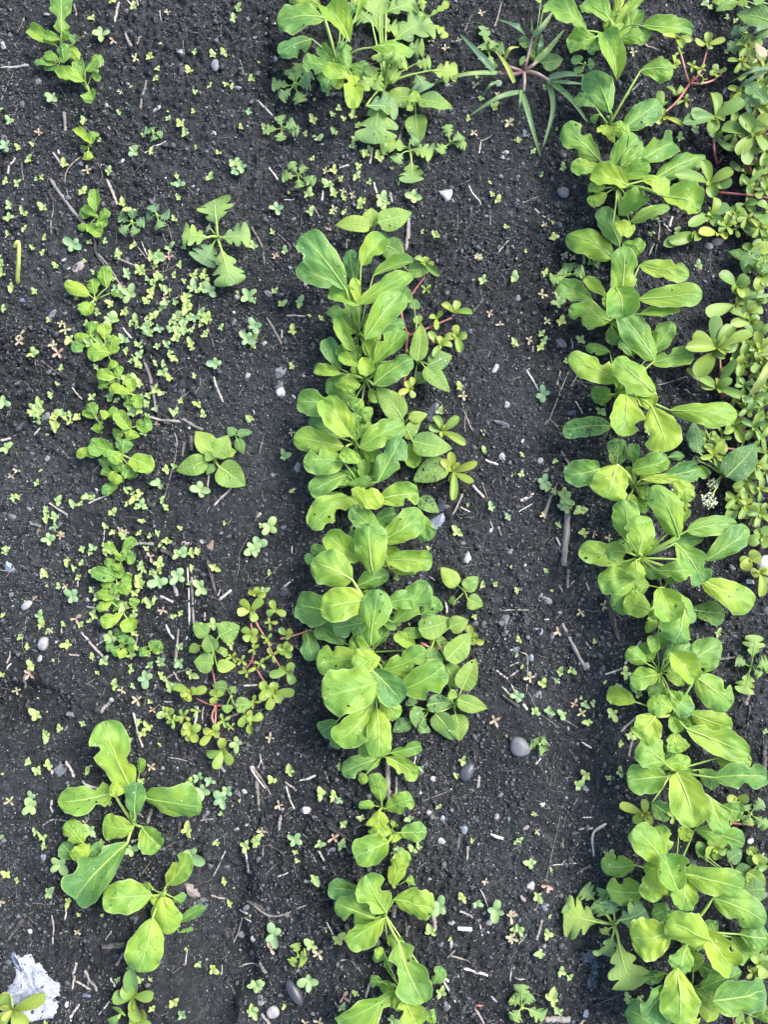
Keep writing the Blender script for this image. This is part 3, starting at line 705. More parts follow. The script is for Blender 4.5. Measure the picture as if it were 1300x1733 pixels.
purslane('purslane with curled red stems against the middle row beside dark toothed weed', 'E', (765, 690), [[(765, 690), (735, 570), (780, 495), (850, 398)], [(765, 690), (840, 662), (900, 635), (985, 600)], [(880, 722), (940, 712), (1000, 708)], [(765, 690), (755, 800), (750, 930), (742, 1025)]], [
    (990, 575, [(930, 535), (1012, 518), (1085, 580)], 42), (905, 600, [(870, 600), (935, 570), (905, 660)], 30), (1005, 690, [(1000, 635), (1058, 682), (1022, 772), (950, 700)], 42), (925, 735, [(868, 668), (910, 690), (985, 742), (892, 795), (960, 700)], 38),
    (850, 335, [(800, 310), (865, 305), (895, 340), (925, 395)], 36), (770, 780, (40, 4)), (775, 950, [(790, 890), (800, 990), (720, 970), (755, 910)], 34, .8), (855, 460, (35, 4))])
purslane('single purslane shoot with four fleshy leaves by the crinkled toothed weed', 'E', (935, 1155), [], [(935, 1155, [(893, 1082), (1015, 1082), (1050, 1222), (870, 1130)], 46)])
greens('salad plant with four rounded quilted leaves in the middle row', 'E', (510, 1215), [
    (430, 1182, 288, 1090, 95, .1), (565, 1110, 560, 1035, 85, .4), (500, 1270, 440, 1250, 60, .9), (430, 1045, 220, 1010, 132, .45), (440, 1232, 205, 1180, 125, .6), (545, 1228, 750, 1110, 130, .5), (475, 1168, 345, 995, 140, .65)], h=(.02, .065))
greens('salad plant with one upright blue-green notched leaf in the middle row', 'G', (545, 250), [
    (600, 185, 620, 65, 105, .2), (775, 40, 802, 148, 85, .7), (455, 188, 288, 272, 105, .35), (480, 228, 615, 208, 55, .5), (440, 122, 253, 120, 145, .6, 'b'), (530, 112, 435, 75, 70, .85), (625, 205, 735, 0, 135, .15, 'b'), (640, 300, 822, 275, 125, .55, 'b'), (500, 262, 645, 325, 100, .85)], h=(.02, .07))
broad('sooty spotted toothed weed leaf under the middle row by slate chips', 'G', (800, 200), [(820, 300, 920, 370, 80, .2, 's'), (960, 130, 790, 215, 120, .4, 's')], h=(.01, .022))
purslane('purslane shoot with five fleshy leaves next to the sooty weed', 'G', (990, 160), [], [(990, 165, [(975, 70), (1107, 120), (985, 225), (985, 310), (1085, 220), (930, 110)], 44, .7)])
greens('salad plant with a long holed leaf above its neighbours beside slate chips', 'G', (620, 520), [
    (470, 300, 332, 290, 55, .15), (375, 560, 293, 540, 58, .4), (310, 590, 263, 605, 62, .0), (610, 402, 712, 368, 75, .2), (690, 645, 815, 650, 65, .45), (815, 380, 872, 508, 95, .35), (470, 305, 280, 435, 140, .55, 'hb'), (525, 592, 358, 478, 125, .6),
    (612, 445, 487, 340, 108, .45, 'h'), (645, 502, 842, 368, 140, .5), (680, 600, 888, 600, 110, .65, 'h'), (595, 655, 568, 418, 168, .6, 'h')], h=(.016, .072))
greens('salad plant with broad yellow-green leaf and pinched-waist leaf in middle row', 'G', (590, 850), [
    (390, 862, 216, 820, 165, .4), (580, 900, 398, 935, 115, .25), (840, 862, 928, 800, 90, .5), (530, 722, 675, 668, 95, .3), (705, 892, 865, 710, 135, .25), (660, 812, 798, 790, 100, .3), (482, 692, 286, 610, 175, .6), (548, 800, 332, 840, 170, .75), (585, 1002, 620, 740, 145, .55, 'hy')], h=(.022, .08))
greens('salad plant with bluish lower leaves and gnawed pale leaf in middle row', 'G', (590, 1050), [
    (270, 950, 302, 1092, 90, .05), (455, 1005, 320, 918, 110, .0), (690, 920, 720, 890, 50, .6), (800, 1032, 702, 962, 65, .9), (690, 1140, 640, 1160, 50, .7), (520, 1082, 317, 1112, 155, .65, 'h'), (660, 1132, 860, 1045, 125, .6, 'b'), (622, 1082, 495, 1110, 120, .75)], h=(.015, .06))
greens('salad plant with the widest quilted leaf beside spotted toothed weeds', 'M', (605, 430), [
    (415, 640, 337, 692, 92, .0), (440, 690, 408, 770, 65, .2), (700, 400, 772, 480, 75, .85), (575, 740, 545, 810, 60, .4), (640, 520, 722, 622, 95, .8), (750, 475, 952, 365, 160, .3), (585, 560, 415, 745, 158, .6), (615, 590, 625, 815, 125, .65), (605, 402, 740, 545, 138, .1), (595, 455, 345, 520, 225, .65, 'h')], h=(.018, .082))
broad('cluster of toothed weeds blackened by soot-like spots beside widest quilted leaf', 'M', (870, 580), [(790, 560, 775, 520, 60, .1, 's'), (780, 640, 690, 690, 70, .2, 's'), (790, 570, 862, 700, 70, .05, 's'), (860, 560, 990, 545, 85, .15, 's'), (820, 660, 880, 690, 50, .3, 's')], h=(.012, .028))
broad('toothed weed with drooping pointed leaves at the edge of the path', 'M', (990, 560), [(900, 602, 995, 732, 105, .2), (1000, 602, 1020, 735, 105, .45), (950, 362, 1032, 475, 105, .6), (1010, 530, 1158, 575, 85, .65), (1030, 482, 1100, 330, 100, .6), (965, 500, 1010, 520, 50, .6)])
broad('toothed weed with matt olive leaves pressed against middle row', 'M', (900, 230), [(870, 235, 965, 250, 70, .4, 's'), (740, 205, 880, 200, 60, .6), (820, 190, 985, 140, 115, .5), (970, 180, 1065, 145, 85, .55), (850, 340, 945, 330, 110, .5), (955, 335, 1078, 205, 118, .6)])
purslane('purslane sprig with few leaves at the path edge under olive toothed weed', 'M', (1020, 250), [[(830, 255), (900, 285), (960, 265), (1085, 225)]], [(1085, 230, [(1065, 165), (1100, 205), (1142, 250), (1080, 265)], 36, .7)])
broad('small toothed weed with one pale upturned leaf on the path', 'G', (1045, 755), [(1000, 800, 965, 800, 45, .5), (1040, 740, 1112, 680, 75, .45), (1060, 792, 1135, 825, 78, .6), (1012, 725, 927, 635, 85, .85), (1045, 700, 1060, 740, 45, .4)], h=(.008, .024))
greens('small gnawed salad plant growing over a grey stick', 'M', (640, 805), [(620, 822, 442, 890, 100, .45, 'b'), (560, 900, 530, 940, 50, .4), (690, 790, 832, 755, 65, .45), (672, 820, 818, 908, 90, .8, 'b')], h=(.012, .03))
greens('salad seedling with four scalloped leaves astride the end of grey stick', 'M', (640, 1055), [(600, 1050, 526, 1048, 48, .6), (635, 1022, 598, 892, 85, .45), (665, 1062, 792, 1018, 100, .8, 'b'), (625, 1082, 620, 1212, 110, .8, 'b')], h=(.012, .03))
greens('salad seedling with a round quilted leaf and one leaf toward the path', 'M', (690, 1175), [(670, 1150, 665, 1210, 40, .6), (700, 1190, 715, 1225, 55, .95), (692, 1150, 705, 1130, 40, .8), (738, 1182, 862, 1178, 88, .45), (662, 1230, 505, 1300, 135, .65)], h=(.012, .032))
greens('salad seedling of one upright leaf beside reddish star seedlings', 'K', (697, 625), [(695, 612, 757, 455, 95, .6, 'h'), (760, 600, 800, 595, 40, .7)], h=(.02, .02))
greens('salad plant with cupped yellow-green centre and long-stalked holed leaf', 'K', (650, 755), [
    (670, 880, 745, 900, 75, .5), (890, 1100, 940, 1025, 65, .35), (530, 655, 375, 635, 95, .25), (592, 780, 408, 715, 140, .35, 'b'), (640, 790, 465, 905, 130, .8), (730, 920, 850, 1200, 165, .3, 'hy'), (712, 692, 895, 745, 145, .75, 'h'), (655, 742, 560, 572, 155, .6, 'b')], h=(.015, .055))
greens('salad plant with broad pale leaves at the near end of middle row', 'K', (725, 1120), [(655, 980, 600, 960, 60, .4), (650, 1000, 690, 1010, 60, .5), (690, 1105, 640, 1150, 85, .6), (640, 1095, 580, 1090, 60, .4), (640, 930, 605, 965, 50, .9), (850, 1265, 905, 1260, 65, .6), (720, 1150, 740, 1240, 60, .4), (700, 1145, 420, 1300, 150, .45, 'hy'), (750, 1185, 815, 1320, 130, .65, 'y')], h=(.01, .045))

# ================================================================== row beside the purslane bank
greens('tall salad plant with an upright pale spoon leaf next to the grass clump', 'C', (530, 200), [
    (550, 100, 585, -50, 50, .7), (600, 175, 665, 35, 95, .4), (560, 112, 700, -30, 55, .7), (520, 92, 395, 10, 135, .5), (400, 142, 212, 10, 125, .5), (530, 175, 560, 195, 50, .9), (450, 185, 326, 240, 120, .6, 'c'), (590, 188, 730, 155, 90, .5), (700, 130, 935, 165, 110, .55, 'a'), (560, 375, 490, 155, 130, .65, 'c')], h=(.02, .085))
greens('salad plant with three long-stalked leaves near pink purslane stems', 'C', (520, 620), [(450, 520, 360, 470, 105, .05), (470, 560, 440, 600, 40, .3), (600, 622, 778, 495, 135, .35), (690, 345, 845, 345, 120, .4), (520, 535, 430, 345, 145, .35)], h=(.02, .065))
greens('dense salad plant with a dozen overlapping glossy leaves beside the purslane', 'C', (560, 920), [
    (640, 1082, 825, 1005, 65, .6), (850, 850, 965, 900, 75, .5), (770, 862, 1000, 755, 115, .4), (690, 782, 845, 690, 135, .4), (580, 1045, 700, 945, 110, .4), (550, 1092, 645, 1140, 95, .7), (545, 692, 472, 620, 75, .9), (480, 822, 335, 812, 90, .65), (468, 772, 302, 605, 145, .45, 'hb'),
    (590, 805, 700, 718, 75, .5), (540, 822, 672, 660, 135, .45), (620, 662, 555, 595, 80, .7), (600, 862, 725, 805, 95, .6), (800, 962, 980, 1010, 165, .55, 'h'), (690, 880, 818, 945, 108, .7, 'a'), (605, 905, 432, 858, 125, .8, 'c')], h=(.02, .08))
greens('salad plant with long arched leaves reaching toward dark bare soil', 'F', (530, 330), [
    (570, -50, 490, -232, 115, .2), (530, 10, 313, -100, 145, .5), (600, -52, 700, -30, 95, .4), (640, 492, 618, 385, 98, .1), (430, 222, 272, 155, 105, .25), (505, 202, 408, 112, 65, .95), (515, 322, 327, 262, 120, .55), (690, 292, 875, 262, 85, .4), (690, 58, 918, 105, 105, .6, 'b'), (690, 218, 985, 190, 125, .45), (580, 212, 600, -45, 132, .45), (560, 172, 590, 312, 165, .55, 'c')], h=(.018, .08))
greens('salad plant with a heart-shaped yellowish leaf and one insect-scraped leaf', 'F', (560, 690), [
    (520, 475, 407, 450, 58, .2), (735, 478, 845, 335, 110, .25), (745, 532, 945, 490, 95, .35), (580, 692, 645, 595, 65, .7), (520, 842, 297, 870, 100, .2, 's'), (735, 505, 578, 285, 138, .5), (560, 602, 325, 500, 135, .75), (640, 652, 735, 748, 105, .75, 'c'), (842, 765, 1158, 785, 130, .55, 'a'), (740, 672, 555, 508, 155, .65), (605, 702, 578, 890, 165, .7), (735, 757, 812, 965, 175, .85)], h=(.02, .08))
greens('salad plant with a rounded yellow quilted leaf by pale flower heads', 'F', (640, 1135), [
    (820, 992, 895, 988, 45, .2), (960, 1040, 1003, 1092, 55, .15), (640, 1012, 640, 925, 60, .4), (560, 1032, 568, 900, 100, .15, 's'), (790, 1092, 968, 1050, 110, .25, 's'), (650, 1052, 818, 1000, 105, .45), (470, 1052, 302, 1080, 130, .2), (700, 1102, 865, 1100, 48, .8), (850, 1110, 932, 1205, 95, .7), (560, 1040, 510, 1195, 185, .8)], h=(.018, .06))
greens('wide salad plant with a holed leaf pointing to a thick grey stick', 'I', (660, 330), [
    (620, 45, 718, 100, 65, .4), (830, 252, 990, 228, 75, .3), (640, 460, 715, 470, 75, .1), (655, 490, 545, 585, 115, .5), (770, 392, 918, 390, 95, .4), (920, 197, 1155, 170, 100, .55), (1010, 332, 1222, 185, 125, .35, 'a'), (985, 442, 1240, 562, 150, .6), (870, 152, 892, 55, 85, .75), (600, 302, 498, 290, 95, .45), (582, 345, 376, 290, 120, .65, 'h'),
    (860, 212, 738, -25, 135, .65), (610, 225, 600, 45, 135, .45), (640, 440, 467, 440, 145, .55), (860, 272, 985, 455, 135, .45, 'b'), (655, 348, 660, 438, 95, .7), (670, 295, 690, 120, 155, .55)], h=(.02, .08))
greens('salad plant of pale overlapping spoon leaves above the lobed weed soil', 'I', (780, 480), [(930, 582, 1098, 600, 115, .25, 's'), (710, 692, 752, 618, 55, .95), (745, 792, 728, 708, 65, .4), (720, 582, 594, 545, 128, .8), (860, 502, 935, 650, 110, .5), (890, 600, 850, 748, 165, .3), (770, 488, 832, 640, 145, .75)], h=(.02, .065))
greens('salad plant with small rounded leaves on long outward stalks', 'I', (765, 885), [
    (1000, 882, 1062, 795, 75, .3), (762, 772, 790, 698, 75, .35), (800, 1002, 728, 935, 95, .35), (880, 852, 1075, 738, 125, .45), (800, 822, 925, 748, 110, .35), (830, 1000, 942, 1085, 105, .35), (702, 842, 613, 775, 85, .5), (757, 902, 628, 930, 105, .7), (835, 805, 945, 935, 130, .75, 'c')], h=(.016, .055))
greens('salad plant with long drooping oval leaves over the dark furrow', 'I', (820, 1090), [
    (880, 1112, 935, 1130, 65, .6), (645, 1032, 512, 995, 88, .65), (840, 1192, 862, 1285, 105, .55), (930, 1092, 1135, 1165, 115, .65), (922, 1172, 1215, 1295, 135, .65), (960, 922, 1135, 1060, 160, .45, 'b'), (830, 1062, 735, 1050, 100, .6), (742, 1112, 668, 1215, 145, .75)], h=(.018, .06))
greens('salad plant with a big yellow-green drooping leaf above red purslane stem', 'L', (830, 60), [
    (740, 222, 835, 285, 95, .2), (970, 62, 1075, 125, 95, .4), (1080, 232, 1185, 270, 95, .35), (1060, 2, 1225, 22, 105, .6), (802, 32, 925, 8, 75, .6), (790, 92, 612, 110, 145, .4), (1020, 202, 1095, 375, 115, .55), (1060, 95, 1305, 90, 125, .3, 'b'), (790, 22, 675, -65, 155, .5), (860, 90, 940, 342, 175, .8)], h=(.018, .07))
greens('salad plant with a leaf curled over like a hook in its centre', 'L', (840, 580), [
    (870, 342, 922, 402, 65, .85), (960, 352, 1188, 420, 115, .5), (640, 522, 482, 530, 100, .5, 'h'), (680, 652, 510, 642, 125, .55), (800, 452, 748, 335, 125, .55, 'b'), (890, 602, 880, 745, 115, .6), (760, 552, 740, 708, 145, .75), (790, 512, 645, 345, 145, .6), (920, 572, 1188, 640, 145, .5), (855, 635, 800, 470, 145, .6, 'c')], h=(.018, .07))
greens('salad plant with crinkled yellow leaf beside the grey scrap', 'L', (900, 830), [
    (960, 1002, 1055, 1050, 85, .15, 'b'), (740, 770, 825, 740, 80, .4), (1130, 882, 1215, 985, 105, .45), (1172, 862, 1310, 880, 135, .3), (1050, 692, 1295, 805, 155, .4), (900, 922, 862, 1050, 125, .45), (990, 842, 1135, 1030, 145, .75), (812, 852, 630, 885, 195, .75), (1000, 882, 806, 800, 165, .65)], h=(.018, .075))
greens('salad plant with spotted cotyledon and broad smooth leaves, end of its row', 'L', (920, 1110), [
    (790, 1052, 685, 1070, 62, .3, 's'), (960, 1202, 1065, 1265, 85, .85), (720, 1292, 612, 1225, 115, .2), (1240, 1262, 1305, 1220, 85, .6), (1000, 1112, 1175, 1045, 105, .35), (900, 1250, 960, 1320, 90, .8), (802, 1122, 700, 1268, 165, .3), (1050, 1182, 1295, 1130, 175, .35), (857, 1045, 870, 1310, 175, .65)], h=(.018, .075))
broad('pale toothed weed tucked between curled-leaf plant and purslane bank', 'L', (1150, 600), [(950, 462, 1015, 430, 75, .4), (990, 470, 1050, 440, 55, .8), (1110, 500, 1175, 450, 70, .1), (1140, 545, 1240, 590, 100, .2), (1290, 640, 1145, 645, 100, .0), (1200, 560, 1290, 620, 80, .7)], h=(.012, .03))
lobed('lobed weed with pale scalloped leaves beside the dark bare soil', 'I', (1215, 862), [(1225, 820, 1238, 705, 85, .7), (1195, 852, 1145, 828, 52, .5), (1210, 885, 1183, 995, 85, .7), (1250, 862, 1305, 845, 75, .6), (1235, 878, 1270, 905, 45, .4)])
lobed('big lobed weed spreading into the path beside the grey scrap', 'L', (545, 810), [(450, 690, 395, 635, 75, .5), (480, 690, 500, 640, 60, .3), (330, 750, 300, 730, 40, .5), (470, 802, 300, 770, 155, .75), (515, 770, 450, 705, 115, .45), (550, 770, 530, 690, 85, .25), (570, 792, 705, 740, 125, .15), (540, 870, 492, 960, 100, .45), (530, 830, 490, 860, 50, .85), (570, 895, 640, 1135, 155, .8)], h=(.01, .03))
lobed('lobed seedling with five leaves at the edge of bare path near white straw', 'L', (95, 1215), star(95, 1215, [(50, 1160), (145, 1155), (215, 1255), (60, 1285), (100, 1105)], 62, .5), h=(.005, .014))
lobed('lobed seedling next to the toothed stick tips by the dark furrow', 'F', (330, 105), star(330, 105, [(330, 45), (405, 85), (235, 125), (285, 80)], 60, .55), h=(.005, .016))
lobed('yellowish lobed seedling beside the dark glossy pebble', 'K', (230, 965), star(230, 965, [(215, 905), (270, 960), (190, 1005), (265, 1000)], 45, .95), h=(.005, .012))
lobed('lobed seedling next to the round grey pebble on the path', 'I', (180, 1240), star(180, 1240, [(140, 1235), (165, 1212), (215, 1218), (205, 1280)], 45, .35), h=(.004, .010))
lobed('lobed seedling leaves by red purslane stem at the bank', 'L', (1210, 270), star(1210, 270, [(1195, 230), (1280, 210), (1180, 310), (1300, 340), (1215, 330)], 50, .4), h=(.008, .02))

# ================================================================== sparse row
lobed('lone lobed weed with four broad scalloped leaves on open soil', 'A', (1065, 1165), [(1040, 1195, 985, 1290, 115, .1), (1030, 1120, 1010, 1110, 60, .1), (1060, 1105, 1048, 975, 145, .6), (1015, 1162, 888, 1155, 115, .6), (1082, 1162, 1225, 1150, 105, .6), (1080, 1215, 1130, 1398, 135, .5)], h=(.01, .03))
lobed('grey-green lobed seedling between sticks of the sparse row', 'A', (645, 1090), star(645, 1090, [(582, 1055), (650, 1028), (708, 1090), (585, 1135), (662, 1145)], 48, .15), h=(.005, .016))
lobed('bluish lobed seedling next to the lone lobed weed', 'A', (768, 1055), star(768, 1055, [(712, 1055), (745, 1003), (828, 1060), (780, 1115)], 55, .0), h=(.005, .016))
lobed('tiny feathery lobed seedling beside a four-leaf seedling', 'A', (748, 650), star(748, 650, [(705, 640), (745, 622), (795, 655), (750, 685)], 38, .15), h=(.004, .012))
greens('salad plant with one tall notched leaf at the far end of sparse row', 'A', (310, 265), [
    (275, 332, 212, 332, 40, .1), (272, 305, 163, 302, 48, .55), (282, 290, 213, 268, 48, .6), (380, 292, 318, 220, 58, .6), (360, 212, 360, 168, 52, .3), (260, 215, 137, 138, 72, .75, 'c'), (285, 190, 212, 170, 50, .55), (312, 192, 332, 152, 50, .8), (300, 152, 300, -45, 120, .35, 'by'), (310, 302, 300, 210, 70, .1)], h=(.012, .045))
greens('young salad plant with spoon leaves beside the plant with tall notched leaf', 'A', (425, 430), [(352, 372, 308, 392, 52, .4), (455, 360, 485, 395, 40, .5), (400, 372, 372, 298, 65, .35), (402, 392, 268, 330, 80, .65), (437, 450, 445, 500, 78, .6), (420, 342, 487, 262, 80, .55)], h=(.008, .034))
SMALL = 'small salad seedlings in the sparse row'
def sg(label, tile, crown, leaves, **kw):
    kw.setdefault('fill', False); kw.setdefault('h', (.007, .022)); kw.setdefault('hue', .65)
    o = greens(label, tile, crown, leaves, **kw); o['group'] = SMALL; return o
sg('lone yellowish salad seedling above curled roots', 'A', (440, 712), [(430, 720, 388, 720, 28, .6), (430, 740, 425, 782, 58, .7), (440, 702, 462, 640, 58, .5), (430, 692, 362, 628, 48, .8)])
sg('salad seedling grown across the long forked stick', 'A', (470, 1062), [(440, 1050, 385, 1030, 60, .4), (430, 1105, 375, 1110, 40, .6), (440, 1110, 490, 1155, 70, .5), (490, 1072, 505, 1112, 62, .6), (490, 1075, 528, 1025, 50, .5), (460, 1052, 408, 998, 55, .7), (470, 1022, 465, 925, 65, .6)])
sg('pair of salad seedlings beside a forked root', 'D', (465, 225), [(545, 190, 600, 185, 55, .4), (440, 242, 412, 300, 75, .55), (460, 192, 452, 118, 70, .5), (520, 158, 505, 55, 75, .5), (430, 198, 314, 138, 70, .8)])
sg('salad seedling with bright serrated leaf pair by the pink star seedlings', 'D', (530, 490), [(430, 442, 346, 465, 58, .3), (440, 392, 450, 322, 75, .6), (440, 402, 360, 408, 48, .8), (500, 442, 445, 425, 70, .5), (510, 412, 505, 338, 70, .7), (540, 520, 552, 558, 50, .6), (540, 482, 562, 398, 80, .75), (530, 482, 422, 480, 90, .85)])
sg('salad seedling with two upright yellow leaves near peeling straw', 'D', (580, 612), [(600, 612, 640, 600, 40, .5), (520, 640, 480, 640, 45, .4), (575, 602, 580, 545, 48, .7), (555, 602, 470, 583, 58, .9)])
sg('salad seedling with one folded yellow leaf beside peeling straw', 'D', (650, 692), [(660, 692, 690, 750, 62, .45), (650, 720, 610, 720, 50, .4), (640, 672, 632, 605, 52, .7), (630, 682, 531, 643, 58, .85)])
sg('salad seedling with heart-shaped cotyledon pair among the crowded seedlings', 'D', (490, 828), [(490, 832, 480, 875, 58, .5), (470, 800, 398, 768, 42, .8), (460, 792, 430, 727, 64, .5), (530, 780, 490, 790, 50, .8)])
sg('salad seedling with round folded leaves among the crowded seedlings', 'D', (622, 855), [(600, 872, 552, 895, 64, .5), (670, 842, 742, 828, 75, .4), (560, 780, 530, 760, 60, .6), (630, 852, 568, 768, 70, .6), (640, 862, 640, 906, 74, .75)])
sg('largest crowded salad seedling with smooth spread leaves', 'D', (580, 975), [(640, 1050, 650, 1095, 60, .4), (550, 982, 505, 1045, 75, .5), (480, 972, 368, 980, 60, .75), (550, 962, 436, 928, 92, .55), (600, 972, 610, 905, 82, .4), (590, 980, 540, 1020, 80, .65), (640, 1002, 748, 1055, 100, .5)], h=(.01, .032))
sg('salad seedling with one yellow leaf just past the largest crowded one', 'D', (600, 1110), [(560, 1082, 492, 1060, 44, .5), (570, 1130, 495, 1170, 52, .35), (590, 1062, 570, 1015, 60, .4), (612, 1092, 642, 1035, 64, .4), (590, 1112, 528, 1078, 60, .9)])
sg('tight bunch of tiny salad seedlings beside speckled straw ends', 'H', (580, 235), [(560, 205, 505, 190, 52, .7), (600, 205, 660, 150, 52, .4), (560, 255, 515, 285, 62, .6), (600, 245, 645, 215, 64, .5), (590, 270, 570, 310, 60, .6), (620, 235, 660, 250, 60, .4), (575, 255, 590, 225, 50, .9)])
sg('bunch of round salad seedlings with lobed green cotyledons', 'H', (580, 400), [(540, 360, 500, 400, 55, .5), (600, 335, 560, 290, 60, .4), (640, 350, 600, 335, 50, .5), (560, 342, 445, 310, 70, .45), (545, 442, 475, 410, 52, .7), (580, 400, 540, 390, 55, .5), (620, 422, 590, 365, 85, .6)])
sg('salad seedling bunch with flat yellow leaf and rounded cotyledon', 'H', (600, 500), [(560, 470, 530, 430, 55, .5), (600, 500, 560, 470, 70, .45), (540, 462, 470, 490, 52, .7), (650, 480, 660, 440, 50, .5), (620, 542, 640, 604, 85, .55), (590, 522, 493, 570, 68, .85)])
sg('cluster of mint salad cotyledons on open soil by a dark stick', 'H', (595, 670), [(560, 632, 508, 655, 50, .2), (565, 625, 585, 598, 45, .2), (560, 680, 515, 680, 45, .2), (620, 690, 655, 685, 45, .5), (605, 655, 600, 618, 52, .3), (580, 690, 545, 710, 50, .4), (620, 660, 655, 650, 45, .4), (600, 690, 600, 730, 48, .95)])
sg('single folded salad seedling leaf beside a pair of tiny seedlings', 'H', (750, 690), [(735, 690, 795, 665, 62, .6), (740, 690, 765, 645, 50, .5), (720, 700, 680, 705, 45, .5)])
broad('toothed weed with four pointed leaves next to a curled root', 'D', (1045, 1000), [(1045, 1030, 1010, 1080, 45, .1), (1100, 972, 1155, 962, 50, .95), (1070, 1040, 1200, 1132, 135, .45), (1010, 1010, 860, 1060, 100, .6), (1040, 965, 955, 865, 105, .75), (1050, 992, 1115, 885, 105, .55), (1030, 1010, 1010, 960, 45, .6)])
broad('dusty grey-green weed seedling beside the four-leaved toothed weed', 'D', (1155, 890), [(1150, 882, 1112, 845, 52, .0), (1160, 882, 1235, 870, 45, .0), (1155, 902, 1192, 980, 55, .0)], h=(.008, .014))
greens('large salad plant with ragged-edged leaf and big drooping holed leaf in sparse row', 'J', (655, 320), [
    (680, 72, 692, 0, 48, .5), (700, 342, 785, 440, 125, .5), (640, 342, 494, 330, 125, .7), (535, 170, 280, 215, 135, .6, 'yh'), (605, 432, 355, 695, 200, .15, 'hb'), (630, 132, 500, -178, 175, .55, 'b'), (620, 152, 532, 160, 65, 1.), (715, 192, 985, 235, 160, .55, 'h'), (660, 275, 668, 118, 105, .05)], h=(.015, .055))
greens('small salad plant with one bright yellow leaf beside the large ragged plant', 'J', (432, 425), [(360, 482, 305, 415, 75, .15), (500, 482, 440, 435, 85, .25), (400, 412, 315, 315, 95, .55), (430, 432, 345, 490, 80, .85)], h=(.01, .03))
greens('salad plant beside the trodden hollow with drooping holed leaf', 'J', (800, 655), [(880, 852, 945, 835, 24, .3), (880, 800, 1005, 728, 50, .3), (850, 682, 905, 700, 65, .2), (770, 680, 740, 710, 40, .9), (725, 610, 715, 640, 40, .4), (820, 612, 922, 475, 105, .5), (725, 672, 497, 690, 148, .55, 'h'), (740, 800, 675, 1055, 172, .5, 'h'), (790, 692, 832, 868, 132, .8)], h=(.012, .05))

# ================================================================== purslanes
purslane('reddish sprawling purslane with pink stems between sparse and middle rows', 'H', (1055, 965), [
    [(1055, 965), (1050, 860), (1035, 780), (1020, 690)], [(1055, 965), (1010, 955), (960, 930)], [(1055, 965), (1130, 970), (1200, 995)], [(1055, 965), (1035, 1020), (1060, 1090), (1080, 1165)], [(1055, 965), (1050, 1050), (1030, 1100)],
    [(1225, 500), (1260, 575), (1300, 640), (1340, 730), (1385, 800)], [(1230, 745), (1280, 830), (1320, 880)], [(1370, 640), (1460, 615), (1530, 590)], [(1225, 560), (1240, 650), (1230, 745), (1180, 800)]], [
    (1225, 500, [(1168, 438), (1292, 435), (1147, 512), (1255, 562)], 52, .6), (1225, 620, [(1180, 580), (1265, 590), (1185, 650), (1260, 660)], 46, .6), (1240, 690, (45, 4), None, .6), (1180, 745, (45, 4), None, .6), (1205, 800, (50, 4), None, .65), (1135, 730, (40, 4), None, .6),
    (930, 905, [(835, 868), (905, 948), (1025, 878), (965, 885), (870, 905)], 50, .65), (1060, 925, [(1030, 965), (1030, 880), (1090, 890)], 44, .6), (1200, 1010, [(1170, 1080), (1235, 1045), (1240, 1000)], 46, .6), (1085, 1185, [(995, 1195), (1100, 1115), (1040, 1290), (1142, 1262)], 58, .55), (1230, 1040, [(1170, 1020), (1232, 1115), (1290, 1000)], 50, .6),
    (930, 1090, [(875, 1095), (925, 1150), (990, 1060), (970, 1150), (900, 1040)], 50, .7), (1040, 1090, [(985, 1080), (1070, 1050), (1080, 1110), (970, 1170)], 46, .7), (900, 1020, (55, 5), None, .65), (850, 1040, (45, 4), None, .6), (960, 990, (40, 4), None, .6), (1090, 1040, (45, 4), None, .6), (1130, 1070, (40, 4), None, .6), (820, 1000, (40, 4), None, .6),
    (1250, 420, [(1260, 380), (1210, 400), (1310, 420)], 40, .5), (1345, 500, [(1325, 440), (1350, 510), (1405, 530), (1300, 530)], 44, .5), (1320, 560, (48, 4), None, .65), (1310, 640, (50, 4), None, .6), (1330, 720, (50, 4), None, .6), (1400, 620, [(1360, 580), (1430, 590), (1420, 640)], 40, .5), (1395, 690, (60, 5), 46, .55), (1405, 800, [(1430, 745), (1300, 815), (1440, 870), (1360, 770)], 52, .4), (1300, 880, [(1262, 850), (1330, 930), (1265, 950)], 56, .65), (1340, 900, [(1455, 905), (1380, 955), (1300, 1000), (1340, 840)], 56, .5), (1270, 760, (46, 4), None, .6), (1240, 950, (40, 4), None, .65)], h=.014, srad=.0015, tsc=.86)
broad('green toothed weed growing through the reddish purslane', 'H', (1045, 680), [(970, 672, 922, 705, 48, .6), (1010, 622, 945, 560, 75, .3), (1060, 772, 1155, 768, 62, .8), (1080, 712, 1110, 690, 55, .5), (1040, 762, 945, 750, 100, .4), (1070, 625, 1172, 575, 105, .4), (1042, 700, 1008, 615, 85, .45)])
broad('dark toothed weed pair on the purslane side stem', 'H', (1130, 920), [(1110, 880, 1035, 865, 65, .3), (1130, 900, 1150, 870, 40, .4), (1110, 960, 1110, 1005, 50, .2), (1150, 965, 1235, 955, 75, .35, 's')], h=(.012, .024))
purslane('lone purslane with five plump leaves and red stem below salad plant', 'J', (650, 1170), [[(650, 1170), (645, 1230), (635, 1310)]], [(652, 1165, [(635, 1025), (547, 1172), (750, 1148), (690, 1282), (600, 1110)], 68, .35), (590, 1250, [(560, 1215), (600, 1240), (530, 1290)], 46, .35), (680, 1290, (60, 4), 46, .6)])
purslane('fleshy purslane growing over the white paper scrap', 'J', (60, 1230), [], [(62, 1230, [(218, 1150), (135, 1310), (-10, 1165), (-30, 1290), (40, 1150)], 78, .65)])
